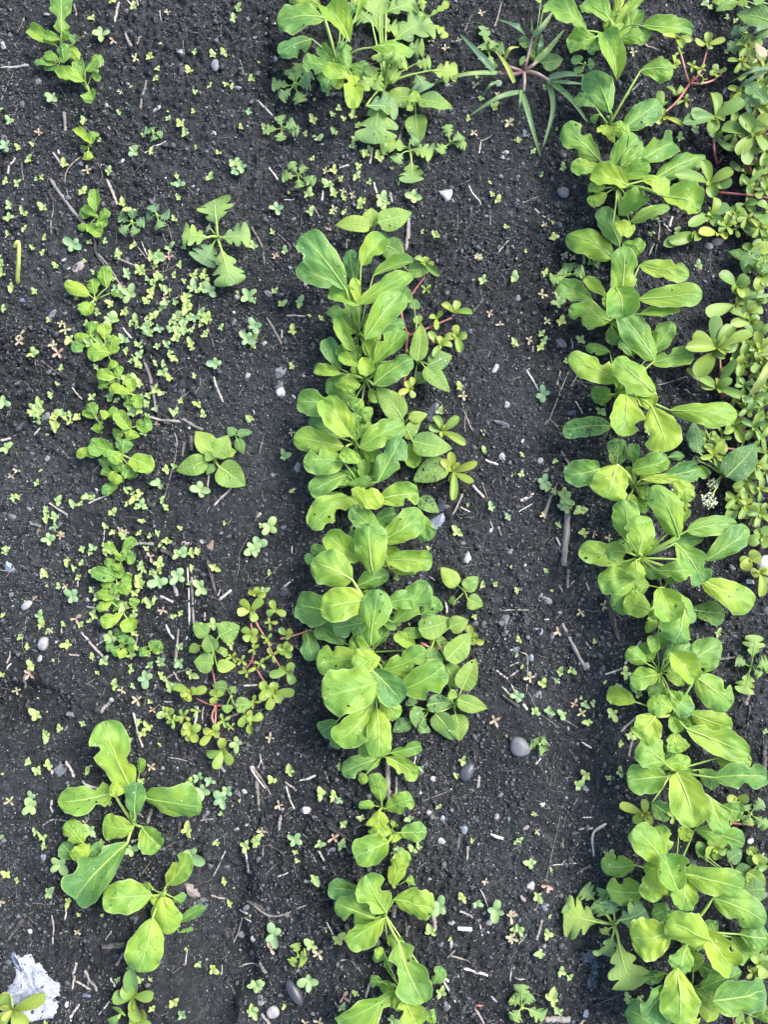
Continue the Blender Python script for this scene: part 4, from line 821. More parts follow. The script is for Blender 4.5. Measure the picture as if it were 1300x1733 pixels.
purslane('pink-stemmed purslane sprig reaching over bare soil beside upright spoon leaf', 'N', (260, 545), [[(260, 545), (180, 660), (60, 765)], [(260, 545), (240, 490), (205, 360), (165, 270)], [(260, 545), (340, 545), (410, 525), (470, 480)], [(260, 545), (330, 470), (380, 310)]], [
    (380, 290, [(298, 265), (380, 208), (493, 250), (385, 320)], 62), (435, 475, [(430, 415), (505, 445), (395, 490), (450, 500)], 48, .7), (175, 250, [(85, 228), (275, 265), (215, 315), (190, 230)], 56, .6), (165, 420, [(150, 360), (200, 400), (170, 450)], 44), (280, 430, (50, 4), None, .7), (330, 450, (45, 4), None, .7), (350, 520, (40, 3), None, .7), (170, 620, [(108, 570), (212, 565), (150, 600)], 44), (230, 660, (50, 3)), (75, 700, [(70, 592), (100, 660)], 62, .3), (90, 765, [(218, 828), (40, 800)], 48, .8), (200, 340, (40, 3))], h=.02)
purslane('upright big-leaved purslane on a brown stem in the purslane bank', 'N', (440, 1075), [[(440, 1075), (420, 960), (425, 850), (430, 760)]], [(430, 765, [(400, 605), (270, 735), (617, 655), (215, 805), (380, 860)], 98, .3, .035), (640, 880, [(465, 840)], 100, .25, .03), (430, 890, [(555, 985), (380, 850)], 80, .25, .02), (390, 1195, [(335, 1045), (548, 1115), (160, 1140), (485, 1215), (540, 1190), (420, 1290)], 82, .4, .022)], h=.022)
purslane('stout purslane with glossy leaves around an orange runner', 'N', (690, 890), [[(690, 890), (660, 1000), (640, 1080), (700, 1170)], [(440, 1255), (540, 1262), (650, 1272), (770, 1290)], [(690, 890), (750, 880), (800, 860)]], [
    (690, 880, [(770, 740), (590, 750), (745, 985), (620, 1070), (745, 800), (570, 1010), (660, 790)], 100, .45, .03), (640, 1200, [(608, 1155), (690, 1190), (655, 1265), (740, 1110)], 42, .3), (400, 1400, [(515, 1335), (255, 1475), (425, 1285), (340, 1420), (460, 1470)], 80, .35, .024), (440, 1520, [(318, 1515), (500, 1560)], 74, .9, .024), (310, 1530, [(125, 1575), (90, 1600)], 85, .2, .015), (500, 1470, (70, 5), 46), (560, 1390, (70, 5), 50), (620, 1330, [(710, 1320), (560, 1350), (690, 1380)], 50, .3), (480, 1440, (60, 4)), (760, 1240, (70, 4), 60), (770, 1380, [(700, 1330), (690, 1420), (840, 1400)], 80, .35), (560, 1490, (60, 4))], h=.02)
purslane('purslane with broad oval leaves and bright red upright stem in the bank', 'O', (470, 935), [[(470, 935), (465, 800), (455, 650), (440, 610)]], [
    (440, 612, [(430, 398), (545, 468), (672, 515), (285, 520), (232, 612), (318, 568), (565, 590)], 92, .4, .04), (420, 640, [(318, 805)], 128, .3, .034), (435, 870, [(240, 748), (318, 798), (565, 685), (615, 935), (540, 815), (330, 850), (500, 900)], 62, .5, .024), (600, 700, [(640, 585), (550, 640), (580, 800), (620, 640)], 60, .4, .022), (660, 440, [(525, 455), (640, 350), (525, 375), (735, 480), (700, 390)], 70, .45, .022)], h=.024)
purslane('bank purslane with arching tip leaf hanging over the bare soil', 'O', (580, 260), [], [(560, 330, [(365, 385), (600, 400), (640, 320)], 95, .55, .026), (570, 210, [(450, 130), (650, 150), (690, 260), (540, 250), (620, 290)], 95, .45, .03), (720, 140, [(770, 60), (700, 240), (640, 60), (790, 200)], 90, .5, .03), (700, 300, (90, 5), 60), (640, 380, (70, 5), 55)], h=.024)
random.seed(77)
for lab, tl, pts in (('mass of small purslane shoots filling the shaded bank behind the broad-leaved one', 'O', [(700, 520), (720, 620), (700, 720), (620, 860), (700, 860), (740, 960), (560, 1090), (640, 1000), (680, 1130), (760, 1060), (720, 780), (560, 760), (640, 640), (740, 700), (600, 560), (680, 940), (760, 860), (560, 960)]),
                     ('low purslane shoots around pale flower heads at the bank', 'O', [(400, 1230), (360, 1210), (470, 1200), (420, 1310), (560, 1130), (720, 1200), (700, 1370), (760, 1420), (640, 1460), (560, 1590), (640, 1560), (720, 1540), (620, 1640), (720, 1690), (440, 1260), (760, 1300)]),
                     ('purslane shoots in deep shade below the pale toothed leaves', 'N', [(600, 400), (650, 460), (720, 560), (760, 640), (600, 600), (700, 690), (760, 980), (700, 1080), (640, 310), (740, 450), (600, 960), (740, 1150), (640, 1420), (700, 1640), (560, 880), (620, 1120), (720, 1480), (760, 1560), (560, 700), (680, 1230)])):
    purslane(lab, tl, pts[0], [[p, ((p[0] + q[0]) / 2 + 14, (p[1] + q[1]) / 2), q] for p, q in zip(pts[::2], pts[1::2])], [(x, y, (random.uniform(80, 128), random.choice((4, 5, 5))), None, random.uniform(.3, .7), random.uniform(.012, .030)) for x, y in pts], h=.018)
purslane('purslane around the white stone at the edge of the bank', 'I', (1230, 350), [], [(1215, 330, [(1165, 355), (1240, 290), (1270, 330), (1180, 390)], 60, .7), (1260, 400, [(1220, 410), (1290, 460), (1260, 520), (1310, 400)], 55, .6), (1270, 230, [(1200, 250), (1310, 180), (1310, 270), (1240, 190)], 62, .5), (1150, 50, [(1100, 150), (1200, 20), (1090, 45), (1180, 90)], 60, .5), (1240, 120, [(1180, 110), (1300, 120), (1260, 60), (1240, 180)], 60, .4)])
purslane('purslane stem with pale fleshy leaves threading under yellow drooping leaf', 'L', (900, 290), [[(700, 272), (760, 272), (820, 285), (900, 290)], [(900, 290), (1000, 380), (1060, 430)], [(1080, 315), (1150, 320), (1230, 330)]], [(700, 275, [(575, 225), (640, 310), (690, 200), (720, 330)], 46, .7), (840, 290, (45, 3), None, .5), (1150, 195, [(1210, 200), (1100, 205)], 45, .6), (1040, 440, (60, 5), 44, .5), (1230, 470, [(1195, 450), (1215, 520), (1250, 530), (1230, 430)], 42, .5), (1130, 300, (40, 3), None, .7), (1260, 520, (60, 4), 50, .5)])
purslane('purslane shoots under the broad smooth leaves at the row end', 'L', (1190, 1290), [[(1140, 1310), (1130, 1260), (1125, 1200)]], [(1190, 1290, [(1150, 1260), (1230, 1290), (1200, 1320)], 60, .4), (1240, 940, (60, 4), 50, .4), (1260, 1010, (70, 5), 55, .5), (1270, 900, (60, 4), 46, .4), (1230, 1050, (50, 4), None, .8)])
# grey fat-hen with pale flower heads
gr_root = broad('grey-leaved weed with two pale knobbly flower heads beside the purslane', 'O', (470, 1440), [(620, 1215, 560, 1150, 95, .0), (345, 1100, 420, 1090, 100, .0), (325, 1300, 290, 1085, 135, .05, 's'), (600, 1440, 610, 1292, 88, .6), (500, 1450, 695, 1235, 195, .0)], h=(.02, .04))
def flower(root, px, py, r, h):
    c = G(*tp('O', px, py), h); V = []; F = []
    for k in range(70):
        d = np.array(random.choice(((1, 0, 0),))); v = np.random.default_rng(k + int(px)).normal(size=3); v /= np.linalg.norm(v); v[2] *= .6
        p = v * r * random.uniform(.55, 1); q = ICO * r * random.uniform(.10, .17) + p; b = len(V); V += [tuple(x) for x in q]; F += [tuple(f + b) for f in ICF]
    o = link('flower_head', mesh('flower_head', V, F), root, c - root.location, M['flower'])
    a = root.location; q = [c - a, (c - a) * .5 + Vector((0, 0, .006)), Vector((0, 0, 0))]
    V_, F_, U_ = tube(spline(q, 5), [.0012] * 11, 6); link('stem', mesh('stem', V_, F_, U_), root, (0, 0, 0), M['stalk'])
M['flower'] = plain_mat('pale_flower', (.34, .38, .22), (.62, .62, .45), 300, .7, .3)
flower(gr_root, 410, 1500, .0085, .022); flower(gr_root, 385, 1605, .0120, .026); flower(gr_root, 305, 1340, .006, .014)
# ------------------------------------------------------------------ top corner weeds and grasses
broad('pale smooth-edged weed leaves beside the dark shaded corner of the bank', 'N', (770, 120), [(545, 0, 432, 75, 115, .5), (480, -10, 405, 15, 70, .6), (640, 10, 570, 30, 80, .6), (790, 200, 690, 250, 70, .1), (790, 140, 565, 95, 155, .15), (740, 20, 660, -20, 110, .2)], h=(.015, .05))
lobed('dark lobed weed in the shade of the bank corner', 'N', (620, 230), star(620, 230, [(535, 205), (600, 175), (520, 330), (600, 330), (680, 290)], 80, .1), h=(.012, .028))
lobed('yellow-green ragged weed leaf with dead pink tip in the bank corner', 'N', (770, 400), [(770, 330, 650, 420, 130, .6), (790, 520, 735, 600, 120, .9), (780, 640, 700, 600, 90, .9), (770, 620, 610, 680, 120, .2), (790, 690, 640, 560, 80, .15)], h=(.016, .045))
broad('soot-stained toothed weed overhanging the purslane bank', 'N', (790, 1600), [(790, 1540, 560, 1440, 150, .3, 's'), (770, 1690, 510, 1640, 140, .1, 's'), (790, 1600, 650, 1640, 90, .8), (800, 1720, 690, 1730, 110, .5), (790, 1440, 700, 1420, 80, .4)], h=(.016, .05))
lobed('pale lobed weed crowning the purslane bank', 'O', (740, 40), star(740, 40, [(650, 70), (690, -20), (600, 95), (780, 110), (590, 30)], 90, .35), h=(.03, .05))
grass('grass blades arching out of the shaded bank corner', 'N', (790, 470), [([(790, 440), (660, 470), (508, 545)], 30, .1), ([(760, 470), (640, 530), (515, 638)], 32, .1), ([(790, 170), (700, 200), (615, 275)], 40, .1)], h=.04)
grass('pale grass blades lying across the broad-leaved purslane', 'O', (800, 500), [([(800, 268), (680, 280), (525, 300)], 32, .5), ([(800, 700), (720, 830), (622, 965)], 70, .8), ([(800, 650), (720, 655), (640, 640)], 18, .6)], h=.045)
grass('spreading grass clump with purple stems and long drooping blades', 'C', (105, 350), [
    ([(225, 395), (330, 480), (420, 600)], 38, .2), ([(230, 400), (248, 540), (200, 725)], 34, .2), ([(100, 460), (140, 600), (190, 775)], 34, .2), ([(90, 450), (-20, 480), (-165, 570)], 34, .3), ([(230, 382), (320, 365), (425, 372)], 42, .15), ([(230, 398), (320, 405), (410, 412)], 28, .2), ([(160, 310), (230, 240), (305, 145)], 42, .6), ([(150, 180), (200, 130), (262, 40)], 40, .4), ([(115, 180), (70, 130), (-20, 95)], 42, .15), ([(180, 280), (190, 220), (196, 165)], 38, .1), ([(60, 405), (20, 320), (-30, 250)], 32, .95), ([(0, 358), (-180, 365), (-360, 415)], 30, .6), ([(-40, 350), (-110, 270), (-208, 165)], 46, .05), ([(10, 290), (40, 240), (85, 230)], 26, .9), ([(95, 440), (90, 500), (75, 555)], 20, .4), ([(150, 170), (148, 140), (145, 95)], 16, .4), ([(-10, 400), (-60, 420), (-100, 480)], 22, .2)],
    stems=[([(105, 350), (170, 360), (240, 400)], .0032), ([(105, 350), (60, 335), (0, 315)], .0024), ([(105, 350), (50, 365), (-20, 360)], .0034), ([(105, 350), (110, 390), (105, 450)], .0028), ([(105, 350), (120, 300), (150, 180)], .0028), ([(105, 350), (150, 320), (170, 300)], .003)], h=.024)
broad('round-leaved toothed weed growing through the grass clump', 'C', (150, 280), [(195, 310, 300, 290, 92, .2), (85, 215, 175, 215, 85, .25), (130, 260, 165, 250, 50, .6), (110, 300, 85, 290, 50, .1), (190, 10, 150, -20, 40, .8), (200, 60, 240, 40, 30, .8)], h=(.01, .026))
broad('small bluish weed between grass clump and salad row', 'C', (400, 320), [(380, 310, 345, 275, 60, .05), (420, 320, 455, 310, 55, .05), (395, 350, 350, 335, 40, .1)], h=(.008, .016))
# broken green stem standing at the edge of open soil
q = spline([G(31, 482, -.006), G(29, 470, .012), G(31, 440, .03), G(31, 412, .042), G(27, 411, .043), G(24, 418, .038)], 6); f0 = G(30, 481, 0)
V_, F_, U_ = tube([p - f0 for p in q], [.0030 - .0008 * i / len(q) for i in range(len(q))], 8)
gs = link('bent_stem', mesh('bent_stem', V_, F_, U_), None, f0, plain_mat('yellow_stem', (.36, .42, .07), (.50, .55, .14), 60, .4, .1))
landmark(30, 480, 'bare yellow-green bent stem'); tag(gs, 'bare yellow-green bent stem standing alone on the open soil', 'stem')

KEY = (
    ('A', 890, 345, 66, 'd', 'r', .55, 80, 'dark narrow upright pebble next to a pale twin pebble'), ('A', 1052, 325, 70, 'g', 'r', .58, 92, 'smooth grey oblong pebble set beside a bright seedling'),
    ('B', 955, 945, 98, 'p', 'f', .72, 60, 'broad pale flat stone lying alone between the rows'), ('B', 1210, 412, 42, 'w', 'r', .85, 0, 'round white pebble under the grass blades'), ('B', 1010, 680, 56, 'k', 'r', .6, 120, 'pinkish grey oblong pebble against a lobed seedling'),
    ('C', 1010, 1207, 56, 'p', 'r', .6, -8, 'pale oval pebble under the grey purslane leaf'), ('C', 1055, 1187, 64, 'g', 'r', .7, 10, 'grey rounded pebble paired with the pale oval one'),
    ('D', 385, 65, 70, 'k', 'f', .8, 70, 'pinkish pale flat stone next to the forked root'), ('D', 250, 295, 64, 'g', 'a', .95, 20, 'grey blocky stone above the pink star seedlings'), ('D', 90, 850, 76, 'd', 'f', .45, 40, 'long slate chip on open soil beside a seedling cluster'),
    ('E', 130, 860, 92, 'g', 'a', .8, 60, 'grey angular rock with flat facets beside the white stone'), ('E', 135, 970, 82, 'w', 'a', .72, 110, 'bright white broken stone beside the grey angular rock'), ('E', 1225, 1115, 76, 'g', 'f', .42, -25, 'long flat grey stone chip lying on the path'),
    ('G', 1050, 595, 70, 'w', 'a', .8, 20, 'white angular stone on the path touching a thin root'), ('G', 935, 330, 96, 'd', 'f', .75, 10, 'large slate chip half under the sooty weed'), ('G', 910, 412, 88, 'b', 'f', .8, 70, 'bluish layered slate chip below the larger slate'),
    ('H', 45, 290, 72, 'b', 'f', .8, 0, 'blue-grey six-sided flat stone on open soil'), ('H', 130, 475, 58, 'p', 'r', .62, 35, 'pale oval pebble beside a four-leaf seedling'), ('H', 215, 660, 82, 'p', 'r', .55, 70, 'pale long pebble with pointed end under a small seedling'), ('H', 1030, 182, 82, 'n', 'f', .42, 80, 'brown woody chip standing above the straw ends'), ('H', 290, 1278, 74, 'g', 'f', .9, 0, 'grey flat stone beside three seedlings near the ragged plant'),
    ('I', 88, 1258, 100, 'g', 'r', .86, -35, 'large round grey pebble sitting alone on the path'), ('I', 215, 530, 66, 'p', 'f', .6, 130, 'grey rough stone with a split edge on the path'), ('I', 180, 1000, 60, 'g', 'f', .6, 90, 'small rectangular slate block under a seedling'), ('I', 1295, 362, 110, 'w', 'r', .8, 60, 'big white stone at the edge of the purslane bank'),
    ('J', 935, 655, 92, 'k', 'a', .85, 0, 'pinkish brown stone at the rim of the trodden hollow'), ('K', 216, 1140, 122, 'd', 'r', .60, -55, 'dark glossy oval pebble with a pale chipped edge'), ('K', 262, 245, 66, 'p', 'a', .7, 0, 'grey brown angular stone between straw pieces'))
for e in KEY: landmark(*tp(e[0], e[1], e[2]), e[-1])
landmark(50, 1670, 'torn scrap of wet white paper pulp'); landmark(1000, 1640, 'dark blue-grey torn scrap'); landmark(787, 1572, 'short blunt white peg')

# ================================================================== seedlings
random.seed(5)
ST = {'point': [template('seedling_leaf', 'd', c, 0, 8, 5, 1, a) for c, a in ((.3, .10), (-.1, .16))],
      'round': [template('seedling_leaf', 'r', c, 0, 8, 5, 2, a) for c, a in ((.2, .06), (-.1, .12))],
      'star': [template('seedling_leaf', 's', .3, 0, 6, 3, False, .05)]}
for k, L_ in ST.items():
    for me in L_: me.materials.append(M['red'] if k == 'star' else M['seed'])
V_, F_, U_ = tube([Vector((0, 0, -.5)), Vector((.03, .02, .2)), Vector((0, 0, 1))], [.10, .09, .07], 5)
STEM = mesh('seedling_stem', V_, F_, U_); STEM.materials.append(M['seedstem'])
STEMR = STEM.copy(); STEMR.materials.clear(); STEMR.materials.append(M['redstem'])
def strip(px):
    x = px
    return ('on open soil outside the sparse row' if x < 105 else 'among the seedlings of the sparse row' if x < 295 else 'between the sparse row and middle row' if x < 490 else
            'in the middle row' if x < 765 else 'on the bare path beside the middle row' if x < 985 else 'in the row beside the purslane bank')
def seedling(kind, px, py, span):
    """span: width across in photo pixels"""
    h = random.uniform(.003, .006) * (1.3 if span > 18 else 1); g = G(px, py, 0); Lm = span * .60 * MM
    nm = {'d': 'weed_seedling', 'r': 'round_leaf_seedling', 's': 'star_seedling'}[kind]
    root = empty(nm, g)
    hue = random.uniform(.25, 1.0) if kind == 'd' else random.uniform(.0, .5)
    tn = ('yellowish' if hue > .74 else 'fresh green' if hue < .5 else 'pale green'); sz = 'small ' if span > 17 else 'tiny '
    if kind == 'd':
        tag(root, sz + tn + ' pointed-leaf seedling ' + near(px, py), 'seedling', 'tiny pointed-leaf weed seedlings')
    elif kind == 'r':
        tag(root, ('broad' if span > 29 else 'small') + ' four-leaf round mint seedling ' + near(px, py), 'seedling', 'four-leaf round seedlings')
    else:
        tag(root, 'tiny reddish star-shaped seedling ' + near(px, py), 'seedling', 'reddish star seedlings')
    c = g + Vector((0, 0, h))
    st = bpy.data.objects.new('stem', STEMR if kind == 's' else STEM); COL.objects.link(st); st.parent = root
    st.scale = (Lm * .8, Lm * .8, h)
    if kind == 's': hue = random.uniform(.1, 1.0)
    for me, a, ln, wd, tilt in seed_leaves(kind):
        L = Lm * ln; T = c + Vector((math.cos(a) * L * math.cos(tilt), math.sin(a) * L * math.cos(tilt), L * math.sin(tilt)))
        put(me, root, c, T, L * wd, random.uniform(-.35, .35), 'leaf', min(1, max(0, hue + random.uniform(-.15, .15))))
def seed_leaves(kind):
    a0 = random.uniform(0, 6.28); out = []
    if kind == 'd':
        if random.random() < .6: a0 = 1.57 + random.uniform(-.9, .9)
        tl = random.uniform(.15, .55)
        out.append((random.choice(ST['point']), a0, random.uniform(1.05, 1.35), random.uniform(.55, .70), tl))
        out.append((random.choice(ST['point']), a0 + 3.14 + random.uniform(-.8, .8), random.uniform(.6, 1.0), random.uniform(.55, .70), tl))
        for s in (-1, 1): out.append((random.choice(ST['round']), a0 + s * 1.5 + random.uniform(-.5, .5), random.uniform(.55, .85), random.uniform(.62, .85), random.uniform(.1, .45)))
    elif kind == 'r':
        for k in range(4): out.append((random.choice(ST['round']), a0 + k * 1.571 + random.uniform(-.3, .3), random.uniform(.85, 1.15) if k % 2 else random.uniform(.65, .95), random.uniform(.58, .75), random.uniform(.15, .45)))
    else:
        for k in range(4 if random.random() < .7 else 3): out.append((ST['star'][0], a0 + k * 1.571 + random.uniform(-.35, .35), random.uniform(.75, 1.15), random.uniform(.38, .5), random.uniform(.1, .4)))
    return out
D = {
'A': [(455, 95), (550, 15), (655, 50), (1165, 60), (1145, 105), (735, 290), (770, 345), (760, 395), (930, 360), (1040, 280), (1100, 270), (1025, 425), (1105, 420), (1135, 435), (1225, 395), (955, 455), (945, 555), (585, 560), (0, 545), (50, 600), (415, 600), (1178, 632), (910, 665), (1290, 630), (95, 730), (165, 715), (705, 670), (145, 790), (1070, 755), (205, 875), (320, 815), (535, 850), (865, 865), (1030, 880), (30, 895), (85, 905), (875, 975), (405, 950), (50, 1015), (215, 1025, 60), (120, 1050), (605, 1005), (120, 1120), (855, 1080), (220, 1170), (40, 1150), (440, 1190), (515, 1185), (655, 1205), (165, 1220), (580, 1250), (600, 1135), (1240, 1210), (885, 620), (955, 265), (740, 750), (790, 220, 22), (640, 430, 26), (470, 370), (0, 1280), (180, 885, 30), (490, 695, 34)],
'B': [(10, 395), (305, 600), (265, 665), (410, 660), (330, 690), (310, 670, 26), (300, 785), (405, 840), (435, 885), (455, 975), (575, 900), (395, 1045), (455, 1040), (290, 1045), (105, 1140), (165, 1235), (265, 1260, 55), (15, 1210), (515, 875), (530, 820), (1118, 490), (1062, 590), (1105, 385, 28), (1205, 990), (1180, 960), (1250, 1115, 26), (905, 1160), (835, 1140, 30), (690, 830, 26), (185, 950, 26), (720, 905, 26), (545, 985), (530, 1020), (310, 495, 24), (375, 470), (500, 580), (455, 590), (520, 625), (430, 540), (1170, 900, 24), (1185, 535), (400, 570), (1290, 690, 26), (500, 720), (545, 750), (580, 740), (380, 915, 60), (510, 690)],
'C': [(80, 695), (150, 750), (190, 860), (295, 835), (245, 1090, 28), (245, 1165, 50), (115, 1235, 28), (15, 1115, 28), (320, 640), (265, 640, 22), (205, 440, 34), (1095, 95), (1135, 110), (325, 100, 26), (690, 1080), (740, 1070), (720, 1150), (430, 1290), (860, 690, 55)],
'D': [(275, 65), (60, 170), (175, 190), (20, 275), (165, 490, 70), (300, 565), (285, 640, 28), (700, 100), (720, 130), (750, 150), (770, 130), (790, 125), (820, 185), (740, 195), (745, 210), (725, 245), (905, 140), (850, 110), (990, 115), (1010, 150), (915, 210), (860, 245), (795, 270), (750, 310), (610, 290), (545, 310), (690, 450), (610, 430, 60), (820, 450), (830, 485), (865, 425, 55), (940, 450, 55), (985, 320), (640, 350), (670, 360), (850, 330), (900, 360), (870, 380), (840, 380), (1080, 365), (1245, 355), (765, 540), (800, 545), (800, 590, 55), (835, 615), (675, 540), (640, 530), (690, 645), (765, 670), (860, 775), (965, 735), (995, 790), (785, 1125, 65), (1215, 815), (435, 1185), (225, 1250), (230, 1280), (285, 1210), (360, 1230), (395, 1225), (660, 1195), (690, 1170), (630, 1220), (670, 1240), (720, 1235), (620, 1160), (655, 785, 60), (310, 780, 60), (275, 790), (345, 790), (390, 800), (730, 700), (720, 740), (540, 705, 60), (570, 720), (505, 640), (175, 760), (165, 790), (195, 770), (185, 810), (10, 60), (15, 100), (580, 10), (420, 40, 28), (1165, 195, 28), (690, 720), (760, 760, 40)],
'E': [(235, 535, 60), (205, 675, 60), (200, 845), (115, 475), (15, 655), (15, 700), (150, 545), (290, 595, 28), (345, 610, 40), (1130, 425, 52), (905, 205), (1285, 415, 55), (1285, 730), (1140, 1250, 42), (165, 1280, 60), (0, 1100), (1020, 945), (10, 740), (920, 1065)],
'F': [(60, 130), (205, 100), (950, 70, 55), (285, 340, 55), (55, 445), (190, 395), (200, 430), (185, 465), (275, 210), (475, 770, 60), (310, 530), (100, 985, 34), (260, 1010), (90, 1080), (225, 1140), (250, 1160), (295, 1180, 55), (300, 1240), (380, 1255, 62), (710, 870), (455, 40, 60), (460, 60), (430, 50)],
'G': [(165, 100, 62), (200, 265, 34), (90, 665, 34), (65, 755, 60), (1140, 65, 42), (1175, 345, 52), (1005, 465, 60), (870, 545, 38), (1130, 725), (1190, 720), (1090, 875), (710, 690), (1300, 750), (490, 450)],
'H': [(230, 10), (225, 50), (35, 200), (520, 95), (405, 200), (445, 220), (335, 255), (400, 270), (365, 290), (385, 340), (290, 385), (450, 405), (205, 530, 60), (210, 575), (235, 610), (315, 570), (395, 570), (445, 550), (100, 630), (140, 680), (340, 665, 55), (455, 730), (510, 750, 55), (560, 865), (160, 770), (185, 1010, 62), (220, 1095), (235, 1115), (295, 1080), (405, 1050), (605, 1085, 60), (640, 1130), (600, 1160), (685, 1040), (735, 1065), (700, 1100), (785, 1155, 26), (140, 1240), (190, 1280), (240, 1255), (430, 1280), (735, 140), (775, 125), (700, 65), (720, 200), (640, 770, 26), (640, 720), (735, 770), (790, 815), (845, 530), (885, 515), (740, 470, 60), (760, 440), (1050, 290), (1100, 75, 30), (940, 285), (905, 210), (940, 225), (230, 380, 22), (20, 520, 30), (265, 745, 24), (15, 815, 36), (700, 300), (690, 330), (690, 380), (740, 320), (780, 310), (735, 380), (690, 290), (1280, 410), (1285, 90), (650, 460), (660, 500), (650, 530), (700, 710), (710, 690), (880, 680), (925, 370, 30), (1135, 670), (510, 180)],
'I': [(270, 165), (395, 210, 55), (385, 100, 55), (215, 395, 38), (80, 735), (195, 945, 55), (280, 890, 50), (335, 875, 50), (155, 1080), (225, 1075, 55), (295, 1095, 62), (400, 1040), (440, 1035), (420, 1130, 52), (450, 740, 34), (575, 1235), (620, 1195, 50), (70, 805, 28), (95, 865, 28), (500, 935, 26), (245, 490, 24), (1280, 1180, 36), (1050, 700, 50), (385, 1015, 26)],
'J': [(145, 20), (190, 65), (240, 30), (430, 60), (175, 360), (215, 385), (215, 430), (35, 565), (85, 595), (245, 650, 62), (340, 690), (1200, 425, 55), (1250, 405, 52), (1060, 410), (1100, 600), (1125, 710), (920, 345, 70), (975, 1000), (1040, 1025, 52), (850, 1185, 62), (895, 1245, 58), (1250, 1100, 75), (1240, 1230, 62), (690, 1080), (740, 1075, 30), (745, 1220), (575, 1080), (910, 925, 30), (500, 765, 26), (390, 765, 30), (1080, 270, 34), (930, 115), (700, 110), (500, 410), (650, 440), (225, 1290), (960, 240), (540, 220, 30), (0, 380)],
'K': [(190, 60, 62), (105, 110, 50), (345, 175, 60), (405, 185, 50), (25, 405, 62), (335, 415, 55), (445, 425, 52), (220, 460), (230, 500), (310, 580, 62), (295, 905, 60), (425, 880, 72), (30, 1100, 66), (15, 1230, 66), (445, 1210), (515, 1150), (450, 320), (1005, 85, 42), (915, 235, 36), (1035, 10), (1080, 400, 34), (1030, 675, 55), (1100, 700, 55), (880, 840, 62), (925, 1140, 60), (970, 885, 30), (780, 600, 50), (790, 445), (820, 430), (775, 290), (540, 290), (165, 1205, 34), (1290, 410, 28), (1290, 830), (1290, 1260), (1290, 1170), (430, 35), (690, 1270, 62)],
'L': [(405, 80, 58), (365, 130, 62), (515, 95, 42), (575, 65, 50), (135, 510, 55), (170, 665, 60), (220, 855, 58), (190, 945, 52), (285, 1035, 50), (325, 1065, 44), (80, 400, 44), (150, 270, 32), (240, 545, 28), (240, 1165, 80), (270, 1230, 55), (80, 835, 60), (230, 770, 26), (610, 1160, 50), (670, 1165, 44), (620, 1185, 40), (515, 455, 62)]}
RL = {
'A': [(505, 185, 110), (265, 495, 76), (35, 730, 76), (660, 755, 78), (365, 1205, 100), (780, 1270, 80), (1150, 810, 70), (1185, 830, 75), (1150, 845, 60), (825, 590, 40), (1220, 560, 42), (45, 1070, 60), (880, 910, 62)],
'B': [(127, 1030, 92), (795, 970, 105), (640, 985, 95), (655, 1000, 70)], 'C': [(935, 645, 66), (985, 30, 50), (850, 1140, 55), (1090, 265, 36), (450, 1270, 60), (1010, 45, 40)],
'D': [(640, 205, 100), (600, 190, 70), (575, 185, 70), (1030, 185, 90), (1000, 170, 70), (1215, 215, 100), (1210, 420, 110), (1055, 545, 76), (545, 330, 95), (25, 730, 95), (40, 955, 78), (985, 1155, 112), (455, 705, 50), (770, 30, 90), (865, 310, 60), (905, 330, 62), (950, 320, 60), (770, 460, 40), (780, 370, 60), (70, 1195, 46)],
'E': [(20, 650, 90), (12, 520, 60)], 'F': [(270, 250, 92), (195, 690, 90), (380, 425, 62), (200, 1120, 92), (310, 1210, 105)], 'G': [(90, 440, 100), (35, 530, 100)],
'H': [(360, 430, 98), (875, 335, 90), (985, 390, 92), (880, 225, 95), (780, 365, 95), (245, 155, 76), (545, 630, 80), (715, 830, 100), (815, 995, 90), (1240, 200, 105), (880, 755, 70), (1050, 570, 80), (1160, 1150, 80), (270, 95, 50), (30, 215, 40)],
'I': [(300, 40, 100), (305, 85, 80), (70, 1005, 76), (535, 1090, 76), (660, 990, 52), (550, 960, 66), (600, 890, 70), (265, 930, 40), (25, 130, 40), (705, 770, 40)],
'J': [(160, 230, 90), (155, 190, 70), (445, 345, 80), (300, 515, 110), (940, 470, 140), (990, 155, 100), (1085, 195, 92), (970, 90, 60), (1030, 110, 60), (1110, 160, 80), (650, 440, 80)],
'K': [(215, 390, 92), (1195, 735, 112), (285, 1080, 105), (110, 850, 110), (920, 720, 110), (830, 45, 40), (430, 200, 42), (720, 440, 50)], 'L': [(1215, 470, 90), (1260, 475, 60), (640, 1185, 60)]}
